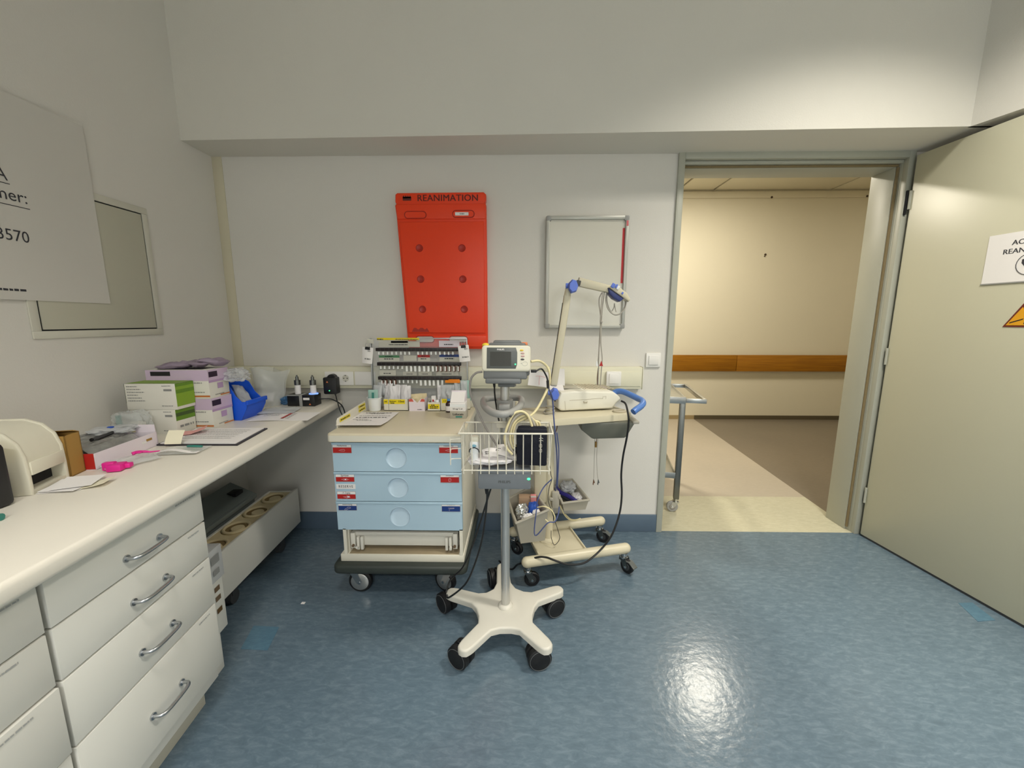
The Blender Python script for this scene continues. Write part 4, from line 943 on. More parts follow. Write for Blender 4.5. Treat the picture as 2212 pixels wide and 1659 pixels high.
for k in range(5):
    x = -.668+.0185*k; b = MB('pack_white'); b.pillow(.036, .1, .013, fr((x, 2.05+.009*(k % 3), TZ+.075+.006*(k % 2)), (1, .25*(-1)**k, 0), (rnd.uniform(-.12, .12), .12, 1)), k+80, wr=.5); one('syringe_pack', b, 'white paper syringe pack standing in the 10ml tub', 'pack', 'syringe packs in the 10ml tub')
o = thing('carton_box', 'open white box with a torn red top and small packs inside', 'box', (-.53, 2.04, TZ))
x0, x1, y0, y1, h = -.574, -.491, 2.005, 2.075, .062; b = MB('pink_white'); t = .002
b.prism([(x0, 0), (x1, 0), (x1, h), (x1-.018, h+.004), (-.53, .044), (x0+.02, h+.004), (x0, h)], t, fr((0, y0+t, TZ), (1, 0, 0), (0, 0, 1))); b.box(x0, x1, y1-t, y1, TZ, TZ+h); b.box(x0, x0+t, y0, y1, TZ, TZ+h+.004); b.box(x1-t, x1, y0, y1, TZ, TZ+h+.004); b.box(x0, x1, y0, y1, TZ, TZ+.002)
M = front((0, y0-.0004, TZ)); b.add([(x0, h-.012, .0004), (x0+.026, h-.012, .0004), (x0+.018, h+.003, .0004), (x0, h, .0004)], [(0, 1, 2, 3)], 'pink_red', M); b.add([(x1-.024, h-.012, .0004), (x1, h-.012, .0004), (x1, h, .0004), (x1-.016, h+.003, .0004)], [(0, 1, 2, 3)], 'pink_red', M); b.scribble(-.53, -.505, .008, .004, M, 1, 'dark_print'); part('carton', b, o)
for k in range(3):
    b = MB('sterile_beige'); b.pillow(.045, .06, .01, fr((-.545+.016*k, 2.032+.01*k, TZ+.055), (1, .2, 0), (.25*(k-1), .2, 1)), k+90, wr=.6); one('small_pack', b, 'crumpled beige pack stuffed in the open red topped box', 'pack', 'packs in the red topped box')
t3 = tub(-.476, -.411, YT-.006, 2.09, .046, 'low white tub with a three line yellow label, right of the red topped box'); ylabel(t3, -.474, -.414, .012, .037, [(None, -.458, .032, .02), (None, -.464, .024, .045), (None, -.464, .016, .04)], YT-.006)
t4 = tub(-.408, -.34, YT, 2.1, .062, 'white tub with the yellow I.V. label behind the brown bottle'); ylabel(t4, -.402, -.362, .042, .064, [('I.V.', -.384, .053, .014)])
b = MB('med_blue'); b.box(-.462, -.44, 2.03, 2.05, TZ+.006, TZ+.075, .003, 'paper'); b.rect(-.456, -.447, .045, .056, front((0, 2.0295, TZ)), 'red'); one('small_box', b, 'small white box with a red spot in the low tub', 'box')
b = MB('thermo_white'); b.sphere((-.43, 2.03, TZ+.042), .014); one('white_ball', b, 'round white swab resting in the low labelled tub', 'swab')
b = MB('pack_white'); b.pillow(.03, .085, .014, fr((-.42, 2.062, TZ+.085), (1, .3, 0), (-.2, .1, 1)), 95, wr=.6); one('syringe_pack', b, 'curled white pack rising from the low labelled tub', 'pack')
for k in range(3):
    b = MB('bag_mist' if k < 2 else 'teal_pale'); b.pillow(.06, .085, .016, fr((-.385+.016*k, 2.045+.015*k, TZ+.088), (1, .2*(k-1), 0), (.15*(k-1), .15, 1)), k+100, wr=.6); one('cannula_pack', b, 'clear bluish cannula pack standing in the I.V. tub', 'pack', 'cannula packs in the I.V. tub')
for k in range(4):
    b = MB('teal_pale' if k % 2 else 'bag_mist'); b.pillow(.035, .11, .012, fr((-.325+.017*k, 2.06+.01*(k % 2), TZ+.098), (1, .3, 0), (.25*(k-1.5)/1.5, .2, 1)), k+110, wr=.6); one('cannula_pack', b, 'long pale green pack leaning behind the two ampoule boxes', 'pack', 'long packs at the back right')
t5 = tub(-.336, -.26, 2.045, 2.1, .06, 'plain white tub at the back right corner of the trolley')
o = thing('medicine_bottle', 'small brown glass medicine bottle with a blue cap', 'bottle', (-.362, 1.985, TZ)); b = MB('bottle_brown'); b.lathe([(.0155, .001), (.016, .004), (.016, .043), (.013, .05), (.008, .054), (.008, .06)], (-.362, 1.985, TZ), 20); part('bottle', b, o)
b = MB('bottle_cap_blue'); b.cyl((-.362, 1.985, TZ+.06), (-.362, 1.985, TZ+.07), .0085); part('cap', b, o)
b = MB('paper'); b.cyl((-.362, 1.985, TZ+.008), (-.362, 1.985, TZ+.034), .0163, cap=False); b.keep = True; part('paper_label', b, o)
o = thing('ampoule_box', 'white Lidocain ampoule box at the right of the trolley top', 'box', (-.298, 1.87, TZ)); b = MB('box_white'); b.box(-.331, -.252, 1.845, 1.905, TZ, TZ+.036, .001, 'bin_grey'); part('carton', b, o)
M = front((-.292, 1.8445, TZ)); b = MB('black_print'); b.text('Lidocain', .0155, M @ Matrix.Translation((0, .022, 0)), off=.0004); b.rect(-.012, .02, .006, .013, M, 'teal'); part('lettering', b, o)
o = thing('ampoule_box', 'white open ampoule box stacked on the Lidocain box', 'box', (-.298, 1.87, TZ+.036)); b = MB('paper'); b.box(-.331, -.256, 1.845, 1.91, TZ+.0365, TZ+.078, .001); part('carton', b, o)
M = front((-.294, 1.8444, TZ+.0365)); b = MB('black_print'); b.text('50 mg/ 5 ml', .0098, M @ Matrix.Translation((0, .012, 0)), off=.0002); b.rect(-.037, .037, .02, .035, M, 'thermo_white'); part('lettering', b, o)
b = MB('paper'); b.add([(-.329, 1.85, TZ+.079), (-.262, 1.85, TZ+.079), (-.262, 1.9, TZ+.122), (-.329, 1.9, TZ+.122), (-.329, 1.853, TZ+.079), (-.262, 1.853, TZ+.079), (-.262, 1.903, TZ+.122), (-.329, 1.903, TZ+.122)], [(0, 1, 2, 3), (7, 6, 5, 4), (0, 4, 5, 1), (1, 5, 6, 2), (2, 6, 7, 3), (3, 7, 4, 0)]); b.box(-.331, -.258, 1.9, 1.91, TZ+.078, TZ+.128, .002, 'pink_white'); part('lid', b, o)

# ---- ampoule rack
RYP = 2.085
def RX(px, py): return fy(px, py, RYP)
rk = thing('ampoule_rack', 'clear acrylic ampoule rack with three black rails at the back of the trolley', 'rack', (-.53, 2.09, .9))
a0 = RX(800, 733); a1 = RX(1008, 831); xl_, xr_ = a0.x-.005, a1.x+.008
zt_, zb_ = RX(900, 731).z, TZ+.05
b = MB('acrylic'); b.box(xl_, xr_, RYP+.012, RYP+.016, zb_, zt_); part('clear_back', b, rk)
b = MB('alu'); b.box(xl_, xl_+.006, RYP-.004, RYP+.02, TZ, zt_, .001); b.box(xr_-.006, xr_, RYP-.004, RYP+.02, TZ, zt_, .001); b.box(xl_+.13, xr_, RYP-.006, RYP+.018, zt_-.003, zt_+.003, .001); part('side_frame', b, rk)
rails = [((813, 755.3), (992, 754.5)), ((816, 786.2), (996, 785.7)), ((818, 816.6), (997, 816.2))]
RZ = []
for (l, r_) in rails:
    A, B2 = RX(*l), RX(*r_); b = MB('rail_black'); z = (A.z+B2.z)/2; RZ.append(z)
    b.box(A.x, B2.x, RYP-.012, RYP+.012, z-.0085, z+.0085, .001)
    k = A.x+.0245
    while k < B2.x-.01: b.box(k-.0008, k+.0008, RYP-.0128, RYP-.0118, z-.0085, z+.0085, 0, 'dark_grey'); k += .0235
    part('rail', b, rk)
# labels on the clear back
MR = front((0, RYP+.0115, 0)); MR2 = front((0, RYP+.0105, 0))
def rlabel(p0, p1, base, head=None, txt=None, sub=0):
    A, B2 = RX(*p0), RX(*p1); x0, x1, z0, z1 = A.x, B2.x, B2.z, A.z; b = MB(base); b.rect(x0, x1, z0, z1, MR, base)
    if head: b.rect(x0, x1, z1-(z1-z0)*.38, z1, MR2, head); b.scribble(x0+(x1-x0)*.3, x1-(x1-x0)*.3, z1-(z1-z0)*.19, (z1-z0)*.14, front((0, RYP+.0098, 0)), int(x1*999), 'dark_print')
    if sub: b.scribble(x0+(x1-x0)*.25, x1-(x1-x0)*.3, z0+(z1-z0)*.4, (z1-z0)*.16, MR2, int(x0*999), 'dark_print')
    part('row_label', b, rk)
rlabel((816, 737), (906, 750), 'hatch_frame', None, None, 1); rlabel((843, 737), (880, 741), 'black_print')
rlabel((947, 736), (992, 750), 'pink_white', None, None, 1)
rlabel((817, 768), (862, 781), 'hatch_frame', 'green_label', None, 1); rlabel((870, 768), (899, 780), 'hatch_frame')
rlabel((901, 767), (928, 781), 'hatch_frame', 'red', None, 1); rlabel((948, 766), (994, 781), 'hatch_frame', 'blue_label', None, 1)
rlabel((818, 800), (854, 812), 'hatch_frame', None, None, 1); rlabel((869, 803), (899, 812), 'hatch_frame', None, None, 1); rlabel((903, 803), (932, 812), 'hatch_frame', None, None, 1); rlabel((941, 803), (990, 812), 'hatch_frame', None, None, 1)
A, B2 = RX(815, 731), RX(906, 734.5); b = MB('yellow'); b.box(A.x, B2.x, RYP-.008, RYP-.004, B2.z, A.z+.003, .0008); b.scribble(A.x+.002, A.x+.035, (A.z+B2.z)/2, .005, front((0, RYP-.009, 0)), 4, 'dark_print'); b.scribble(A.x+.1, B2.x-.004, (A.z+B2.z)/2, .004, front((0, RYP-.009, 0)), 6, 'dark_print'); part('yellow_strip', b, rk)
def ampoule(kind):
    b = MB('glass_amp'); g = 'amber_amp' if kind == 'brown' else 'glass_amp'; L = .018 if kind == 'small' else .031
    R = .0044 if kind == 'small' else .0062
    b.lathe([(R*.6, 0), (R, -.002), (R, -L), (R*.9, -L-.001)], n=12, mat=g)
    if kind == 'brown': b.cyl((-.002, -.0016, -.004), (-.002, -.0016, -L+.002), R-.0006, n=12, mat='amp_white')
    else: b.cyl((0, 0, -.003), (0, 0, -L-.0002), R+.0003, n=12, mat='amp_white')
    return b
PROT = {}
def put_amp(kind, px, row, rail):
    q = RX(780+px/8.508, 760); x = q.x
    lab = {('small', 0): 'small white ampoule hanging in the top black rail of the rack', ('small', 1): 'small clear ampoule hanging at the left of the middle black rail', ('big', 1): 'large white ampoule hanging in the middle of the middle rail', ('brown', 1): 'brown and white ampoule at the right of the middle rail',
           ('brown', 2): 'brown and white ampoule at the left of the bottom rail', ('small', 2): 'small white ampoule left of centre in the bottom rail', ('big', 2): 'large white ampoule right of centre in the bottom rail'}[(kind, row)]
    grp = lab.replace('ampoule', 'ampoules', 1)
    loc = (x, RYP-.004, RZ[row]-.0088)
    if kind not in PROT:
        o = mk('ampoule', ampoule(kind)); PROT[kind] = o
    else:
        o = PROT[kind].copy(); COL.objects.link(o)
    o.location = loc; o['label'] = lab; o['category'] = 'ampoule'; o['group'] = grp
for px in (330, 410, 490, 570, 650, 735, 810, 890, 1050, 1130, 1210, 1290, 1375, 1450, 1535, 1610, 1690): put_amp('small', px, 0, 0)
for px in (350, 425, 508, 588, 668, 748): put_amp('small', px, 1, 0)
for px in (830, 910, 985, 1065, 1150, 1230, 1310): put_amp('big', px, 1, 0)
for px in (1390, 1468, 1550, 1628, 1710, 1790): put_amp('brown', px, 1, 0)
for px in (370, 440, 525, 605): put_amp('brown', px, 2, 0)
for px in (685, 760, 845, 925, 1005): put_amp('small', px, 2, 0)
for px in (1080, 1165, 1245, 1320, 1400, 1480): put_amp('big', px, 2, 0)
A = RX(963, 820); B2 = RX(995, 826); b = MB('amp_orange'); b.box(A.x, B2.x, RYP-.024, RYP-.013, B2.z, A.z, .002); b.box(A.x+.018, B2.x-.002, RYP-.026, RYP-.013, A.z-.004, A.z+.004, .002); one('orange_clip', b, 'bright orange plastic clip under the right end of the bottom rail', 'clip')
def card(cx, cy, label, tilt, sd):
    o = thing('clipped_card', label, 'card', (cx, RYP-.03, 1.07)); M = fr((cx, RYP-.03, cy), (1, .15*tilt, .1*tilt), (-.1*tilt, 0, 1))
    b = MB('paper'); b.sheet(.056, .085, M @ Matrix.Translation((0, -.042, 0)), lambda u, v: .006*math.sin(u*3+v)); b.scribble(-.012, .02, -.06, .008, M @ Matrix.Translation((0, 0, .0068)), sd); b.scribble(.004, .02, -.018, .006, M @ Matrix.Translation((0, 0, .0068)), sd+1); part('card', b, o)
    b = MB('black_plastic'); b.prism([(-.013, -.012), (.013, -.012), (.012, .003), (-.012, .003)], .012, M @ Matrix.Translation((0, 0, -.003)), .002); part('clip_body', b, o)
    b = MB('steel'); b.tube([(-.009, .002, .01), (-.006, .02, .012), (.006, .02, .012), (.009, .002, .01)], .0011, 6, M=M); part('clip_wire', b, o)
q = RX(801, 748); card(q.x-.004, q.z-.004, 'white card hung with a black clip from the left side of the ampoule rack', -1, 3)
q = RX(1003, 744); card(q.x-.002, q.z-.004, 'white card hung with a black clip from the right side of the ampoule rack', 1, 8)
b = MB('hatch_frame'); q = RX(802, 733); b.box(q.x-.022, q.x+.012, RYP-.006, RYP+.002, q.z-.022, q.z+.002, .002); part('corner_plate', b, rk)

# ================================================================== MONITOR STAND
SX, SY = -.051, 1.42
st = thing('monitor_stand', 'white five legged rolling stand with a steel pole and wire basket', 'monitor stand', (SX, SY, 0))
legs = [(-.202, 1.203), (.113, 1.217), (.191, 1.536), (-.076, 1.707), (-.304, 1.512)]
WHC = [fz(997, 1419, .0435), fz(1161, 1420, .0435), fz(1194, 1311, .0435), fz(1070, 1252, .0435), fz(965, 1303, .0435)]
A_ = [math.atan2(y-SY, x-SX) for x, y in legs]; poly = []
for k in range(5):
    x, y = legs[k]; d = Vector((x-SX, y-SY)); L = d.length; d.normalize(); n_ = Vector((-d.y, d.x)); c = Vector((SX, SY))
    w0, w1 = .038, .026
    for t in (L*.5, L*.86): poly.append(c+d*t-n_*(w0+(w1-w0)*t/L))
    for s in range(6): a = -PI/2+PI*s/5; poly.append(c+d*(L-.022+.022*math.cos(a))+n_*(.025*math.sin(a)))
    for t in (L*.86, L*.5): poly.append(c+d*t+n_*(w0+(w1-w0)*t/L))
    x2, y2 = legs[(k+1) % 5]; a2 = math.atan2(y-SY, x-SX); b2 = math.atan2(y2-SY, x2-SX)
    if b2 < a2: b2 += 2*PI
    for f in (.36, .5, .64): a = a2+(b2-a2)*f; poly.append(c+Vector((math.cos(a), math.sin(a)))*(.115 if f == .5 else .117))
b = MB('stand_white'); b.prism([tuple(p) for p in poly], .026, Matrix.Translation((0, 0, .084)), .008, seg=3); part('base', b, st)
for k in range(5):
    x, y = legs[k]; d = Vector((x-SX, y-SY)).normalized(); cx, cy = WHC[k].x, WHC[k].y+.012
    yaw = (2.6, .2, .45, 1.9, 2.36)[k]
    Mc = rz(Vector((cx, cy, 0)), yaw); r = .0435
    b = MB('black_plastic'); b.box(-.02, .02, -.003, .003, .03, .086, .002, M=Mc); b.cyl((x-d.x*.03, y-d.y*.03, .07), (x-d.x*.03, y-d.y*.03, .086), .014); b.tube([(x-d.x*.03, y-d.y*.03, .078), (cx, cy, .078)], .008, 8); f = part('castor', b, st)
    for s in (-1, 1):
        b = MB('black_rubber'); Mw = Mc @ Matrix.Translation((.004, s*.0165, r)) @ Matrix.Rotation(PI/2, 4, 'X')
        b.lathe([(.006, -.014), (r*.8, -.014), (r, -.009), (r, .009), (r*.8, .014), (.006, .014)], n=28, M=Mw); b.tube([(r*.86*math.cos(t*PI/14), r*.86*math.sin(t*PI/14), s*-.0142) for t in range(28)], .0008, 5, closed=True, sm=1, M=Mw, mat='mid_grey'); part('wheel', b, f)
b = MB('pole_alu'); b.cyl((SX, SY, .1), (SX, SY, 1.014), .0172, n=28); part('pole', b, st)
b = MB('stand_white'); b.lathe([(.03, 0), (.03, .004), (.024, .012), (.0175, .014)], (SX, SY, .1095), 28); part('pole_collar', b, st)
HZ = .935
loop = [fz(*p, HZ) for p in ((1044, 868), (1052, 861), (1085, 859), (1120, 860), (1127, 866), (1122, 879), (1105, 891), (1085, 895), (1064, 891), (1049, 880))]
b = MB('grey_plastic'); b.tube(loop, .0125, 14, closed=True, sm=5); b.cyl((SX, SY, HZ-.025), (SX, SY, HZ+.02), .03); b.box(SX-.02, SX+.02, SY-.06, SY, HZ-.012, HZ+.012, .005)
hd = part('push_handle', b, st)
b = MB('dark_grey'); f_ = fz(1085, 895, HZ)
for px in (1079, 1103): q = fz(px, 893, HZ); b.sphere((q.x, q.y-.014, HZ-.006), .0045)
part('handle_screw', b, hd)
b = MB('power_grey'); b.box(-.141, .043, 1.3, 1.385, .657, .735, .006); b.box(-.06, -.03, 1.38, 1.45, .67, .72); pb = part('power_box', b, st)
M = front((-.049, 1.2994, .686)); b = MB('bezel'); b.text('PHILIPS', .0135, M, off=.0003); part('lettering', b, pb)
b = MB('led_green'); q = fy(1144, 1035, 1.2985); b.sphere((q.x-.003, 1.2995, q.z), .0042, sc=(1.4, .4, 1)); part('indicator_light', b, pb)
# basket
BX0, BX1, BY0_, BY1_, BZ0, BZ1 = -.198, .113, 1.255, 1.4, .745, .873
b = MB('wire_white'); rr = .0032
b.tube([(BX0, BY0_, BZ1), (BX1, BY0_, BZ1)], rr, 8); b.tube([(BX0+.004, BY1_, BZ1), (BX1-.004, BY1_, BZ1)], rr, 8)
for x in (BX0, BX1): b.tube([(x, BY0_, BZ1), (x, BY1_, BZ1)], rr, 8)
x = BX0+.02
xs_ = [BX0+.014+.0285*i for i in range(11)]
for x in xs_:
    b.tube([(x, BY0_, BZ1), (x, BY0_, BZ0-.012)], .0019, 6, sm=1); b.tube([(x, BY0_, BZ0), (x, BY1_, BZ0)], .0019, 6, sm=1)
    b.tube([(x, BY1_, BZ0), (x, BY1_, BZ1)], .0019, 6, sm=1)
for yy in (BY0_, BY1_): b.tube([(BX0+.012, yy, BZ0), (BX1-.012, yy, BZ0)], .0022, 6)
for s, x in ((1, BX0+.008), (-1, BX1-.008)):
    for yy in (BY0_+.03, BY0_+.06, BY0_+.09, BY0_+.12): b.tube([(x-s*.006, yy, BZ1), (x, yy, BZ0)], .0019, 6)
    b.tube([(x, BY0_, BZ0), (x, BY1_, BZ0)], .0022, 6)
b.box(SX-.03, SX+.03, BY1_-.002, BY1_+.004, BZ1-.02, BZ1+.004); b.box(SX-.03, SX+.03, BY1_-.002, BY1_+.004, BZ0, BZ0+.03); b.box(SX-.025, SX+.025, BY1_, SY+.02, BZ1-.016, BZ1-.006); b.box(SX-.025, SX+.025, BY1_, SY+.02, BZ0+.008, BZ0+.02)
bk = part('basket', b, st, 'white wire basket')
b = MB('wire_white')          # hook loops at the sides
for s, x in ((-1, BX0+.004),):
    X1 = x+s*.034
    for z in (BZ1-.022, BZ1-.055, BZ1-.09): b.tube([(x, BY0_+.01, z), (X1-s*.004, BY0_+.004, z), (X1, BY0_+.002, z-.006)], .0018, 6)
    b.tube([(X1, BY0_+.002, BZ1-.015), (X1, BY0_+.002, BZ1-.11)], .0018, 6)
part('side_hook', b, bk)
# monitor: tilted back a little
mo = thing('patient_monitor', 'small cream and grey patient monitor mounted on top of the rolling stand', 'monitor', (-.045, 1.39, 1.04))
MM = Matrix.Translation((-.045, 1.335, 1.045)) @ Matrix.Rotation(math.radians(-3), 4, 'Z') @ Matrix.Rotation(math.radians(-8), 4, 'X')
bw = .084
b = MB('cream_plastic'); b.prism(rrect(-bw, bw, .024, .114, .012), .03, MM @ fr((0, .03, 0), (1, 0, 0), (0, 0, 1)), .006, seg=3); fb = part('front_bezel', b, mo)
b = MB('mid_grey'); b.box(-bw+.002, bw-.004, .026, .1, .01, .118, .008, M=MM); b.box(-.078, .072, .004, .09, -.002, .026, .005, M=MM); part('rear_housing', b, mo)
b = MB('mid_grey'); b.box(-.05, .05, .04, .075, .118, .136, .008, M=MM); b.box(-.064, .066, .034, .09, .112, .126, .006, M=MM); part('carry_handle', b, mo)
b = MB('bezel'); b.prism([(-.066, .034), (.034, .034), (.039, .05), (.039, .09), (.034, .106), (-.066, .106)], .002, MM @ fr((0, .001, 0), (1, 0, 0), (0, 0, 1)), .0008); sb = part('screen_surround', b, mo)
MF = MM @ fr((0, -.0012, 0), (1, 0, 0), (0, 0, 1))
b = MB('screen'); b.rect(-.054, .018, .043, .092, MF, 'screen'); part('screen', b, sb)
b = MB('paper'); b.text('PHILIPS', .0078, MF @ Matrix.Translation((-.018, .099, 0)), off=.0003); part('lettering', b, sb)
b = MB('led_green'); b.cyl((.033, .049, 0), (.033, .049, .0015), .0024, n=10, M=MF); part('indicator_light', b, sb)
MF2 = MM @ fr((0, .0003, 0), (1, 0, 0), (0, 0, 1))
for k, (x, z, m_) in enumerate(((.054, .097, 'yellow_acc'), (.057, .087, 'rose_btn'), (.058, .077, 'rose_btn'), (.057, .066, 'dark_grey'))):
    b = MB(m_); b.sphere((x, z, 0), .006, sc=(1.15, .55, .35), M=MF2); part('button', b, fb)
b = MB('hatch_frame'); b.tube([(.066+.009*math.cos(t*PI/8), .052+.007*math.sin(t*PI/8), 0) for t in range(16)], .0012, 6, closed=True, sm=1, M=MF2); b.sphere((.055, .053, 0), .004, sc=(1, .7, .3), M=MF2); part('dial_button', b, fb)
b = MB('yellow_acc'); b.sphere((-.075, .035, .117), .013, sc=(1, 1, .6), M=MM); part('yellow_cap', b, mo)
b = MB('orange_acc'); b.box(.052, .072, .04, .07, .117, .1285, .002, M=MM); part('orange_tag', b, mo)
b = MB('mid_grey'); b.box(-.07, .052, -.006, .06, -.018, 0, .005, M=MM); b.box(-.03, .03, .03, .11, -.03, -.012, .004, M=MM); part('mounting_plate', b, mo)
# things in the basket
cu = thing('blood_pressure_cuff', 'folded navy blood pressure cuff standing in the wire basket', 'cuff', (.045, 1.32, .75))
b = MB('cuff_navy')
MCf = rz(Vector((.046, 1.315, 0)), -.1)
for k, y in enumerate((-.032, -.015, .002, .019)): b.box(-.051+.002*k, .053-.002*k, y, y+.0165, .751, .885-.004*abs(k-1), .007, M=MCf)
b.tube([(-.051, -.02, .8), (-.056, -.004, .8), (-.05, .014, .8)], .012, 8, M=MCf); part('cuff', b, cu)
M = MCf @ fr((0, -.0325, 0), (1, 0, 0), (0, 0, 1)); b = MB('hatch_frame')
for zz_ in (.838, .846): b.tube([(.033+.0065*math.cos(t), zz_+.0022+.0035*math.sin(t), .0006) for t in (PI*.05, PI*.25, PI*.5, PI*.75, PI*.95)], .0009, 5, M=M)
for z_ in (.824, .807): b.tube([(x, y, .0006) for x, y in rrect(.027, .036, z_-.005, z_+.005, .002)], .0006, 5, closed=True, sm=1, M=M)
part('printed_marks', b, cu)
b = MB('hose_cream'); pts = []
for k in range(64):
    a = k/63*4.6*2*PI-.6; r_ = .058+.006*math.sin(k*.7); pts.append((.018+.004*k/10+r_*math.cos(a), 1.335+.0035*(k % 9)+.02*math.sin(a*.5), .862+r_*1.0*math.sin(a)))
b = MB('hose_cream')
for k in range(4):
    y = 1.27+.009*k; cx = -.004+.009*k; h_ = .012-.009*k
    b.tube([(cx-.018, y+.02, .79), (cx-.036, y+.012, .815), (cx-.043, y+.01, .85), (cx-.034, y+.012, .89), (cx-.014, y+.02, .918+h_), (cx+.012, y+.03, .926+h_), (cx+.034, y+.035, .912+h_), (cx+.048, y+.038, .89), (cx+.054, y+.04, .865)], .0042, 8, mat='hose_cream' if k != 1 else 'cable_grey')
q1 = fy(1150, 790, 1.4); b.tube([fy(1147, 781, 1.37), fy(1165, 780, 1.38), fy(1180, 790, 1.4), fy(1187, 805, 1.4), fy(1186, 830, 1.4), fy(1172, 862, 1.38), fy(1155, 890, 1.36), (.02, 1.335, .9)], .0045, 8)
part('air_hose', b, cu, 'coiled cream air hose')
o = thing('ear_thermometer', 'white ear thermometer standing at the left of the wire basket', 'thermometer', (-.155, 1.3, .75))
MTm = rz(Vector((-.152, 1.3, .752)), .0)
b = MB('thermo_white'); b.lathe([(.012, 0), (.0135, .03), (.014, .04)], M=MTm, n=16, mat='thermo_white'); b.box(-.016, .016, -.013, .013, .036, .082, .009, M=MTm); b.box(-.012, .016, -.008, .02, .075, .1, .008, M=MTm, mat='cream_plastic'); part('body', b, o)
b = MB('thermo_blue'); b.sphere((0, -.013, .068), .008, sc=(1, .3, .7), M=MTm); part('button', b, o)
b = MB('black_plastic'); b.tube([(-.017, -.012, .045), (-.014, -.014, .056), (0, -.0145, .062), (.014, -.014, .056), (.017, -.012, .045)], .0016, 8, M=MTm); part('trim_ring', b, o)
b = MB('pack_white'); b.blob((-.1, 1.315, .762), (.15, .075, .02), 3, .22, 2.5); one('gauze_pack', b, 'white crumpled gauze pack lying on the basket floor', 'pack')
for k, (cx, cy, z, a, w, h) in enumerate(((-.09, 1.34, .774, .25, .075, .05), (-.05, 1.35, .779, -.35, .09, .06))):
    b = MB('paper'); b.sheet(w, h, rz(Vector((cx, cy, z)), a) @ Matrix.Rotation(.35, 4, 'X'), lambda u, v: .008*math.sin(u*4)); M = rz(Vector((cx, cy, z+.009)), a) @ Matrix.Rotation(.35, 4, 'X'); b.scribble(-.03, -.015, 0, .004, M, k, 'dark_print'); b.scribble(-.03, -.018, -.01, .004, M, k+5, 'dark_print'); one('folded_leaflet', b, ('small printed leaflet leaning behind the ear thermometer', 'grey white folded leaflet sliding down beside the navy cuff')[k], 'leaflet')
# leads of the stand
b = MB('hose_grey'); b.tube([fy(1042, 803, 1.37), fy(1028, 806, 1.37), fy(1017, 820, 1.37), fy(1016, 850, 1.37), fy(1030, 885, 1.38), fy(1050, 925, 1.38), fy(1075, 965, 1.37)], .0038, 8); one('sensor_lead', b, 'grey sensor lead curving from the left side of the monitor into the basket', 'cable')
b = MB('cable_black'); b.cyl(fy(1067, 822, 1.41), fy(1068, 836, 1.41), .006, .004); b.tube([fy(1068, 836, 1.41), fy(1069, 855, 1.43), fy(1074, 890, 1.445), fy(1081, 930, 1.445), fy(1077, 960, 1.445), fy(1072, 1000, 1.445), (-.08, 1.45, .7)], .003, 8); one('monitor_cable', b, 'black cable hanging down behind the pole from under the monitor', 'cable')
b = MB('cable_black'); b.cyl(fy(1051, 1050, 1.36), fy(1052, 1066, 1.36), .0085, .006)
g = fz(976, 1292, .108)
b.tube([fy(1052, 1064, 1.36), fy(1052, 1080, 1.36), fy(1048, 1120, 1.36), fy(1040, 1170, 1.36), fy(1025, 1220, 1.36), fy(1005, 1262, 1.37), (-.285, 1.46, .113), (-.298, 1.478, .111)], .0036, 8); one('power_cord', b, 'black power cord looping from the grey power box down to the left castor leg', 'cable')
b = MB('cable_black'); b.tube([fy(1062, 1050, 1.38), fy(1054, 1075, 1.4), fy(1040, 1120, 1.42), fy(1020, 1180, 1.45), fy(1000, 1225, 1.48), fy(975, 1250, 1.51), fy(966, 1270, 1.5), (-.303, 1.49, .113)], .0036, 8); one('power_cord', b, 'second black power cord, running nearer to the blue drawer trolley', 'cable')
b = MB('cable_black'); b.box(.042, .062, 1.36, 1.372, 1.062, 1.072, .002); b.tube([(.06, 1.366, 1.067), fy(1170, 797, 1.38), fy(1180, 812, 1.39), fy(1183, 822, 1.39)], .003, 8); b.cyl(fy(1183, 822, 1.39), fy(1184, 838, 1.39), .005); b.tube([fy(1184, 838, 1.39), fy(1193, 860, 1.5), fy(1196, 900, 1.5), fy(1199, 935, 1.5), fy(1203, 985, 1.55), fy(1203, 1030, 1.6), fy(1200, 1060, 1.7)], .0028, 8, mat='cable_blue'); one('sensor_lead', b, 'blue sensor lead with a black plug at the right side of the monitor', 'cable')

# ================================================================== ECG CART
EA = math.radians(14.2); EO = Vector((.253, 1.89, 0)); ME = rz(EO, EA)
ec = thing('ecg_cart', 'cream rolling cart with a shelf, a jointed arm and a blue push handle', 'cart', EO, EA)
b = MB('cart_cream')
for y in (-.139, .139): b.tube([(-.255, y, .122), (-.25, y, .122), (.25, y, .122), (.255, y, .122)], .0255, 16, sm=1, M=ME); [b.sphere((s*.255, y, .122), .0255, M=ME) for s in (-1, 1)]
part('base_bar', b, ec)
b = MB('cart_cream'); b.box(-.185, .06, -.125, .125, .105, .118, .002, M=ME); b.box(.054, .062, -.125, .125, .105, .128, .002, M=ME); b.box(-.187, -.179, -.125, .125, .105, .128, .002, M=ME); part('base_plate', b, ec)
for sx, sy, yw, bk_ in ((-.25, -.139, .1, 0), (.25, -.139, -.9, 1), (-.25, .139, -.6, 0), (.25, .139, -.5, 1)):
    q = ME @ Vector((sx, sy, 0)); caster('castor', ec, (q.x, q.y, 0), .036, .02, yw, 'steel_dark', 'black_rubber', 'dark_grey', .099, .02, bool(bk_))
colx, coly = .155, 1.9
b = MB('cart_cream'); b.cyl((colx, coly, .112), (colx, coly, .8), .024, n=24); b.lathe([(.052, 0), (.052, .005), (.03, .01), (.025, .014)], (colx, coly, .118), 28); b.box(colx-.075, colx-.015, coly-.03, coly+.035, .33, .77, .008); part('column', b, ec)
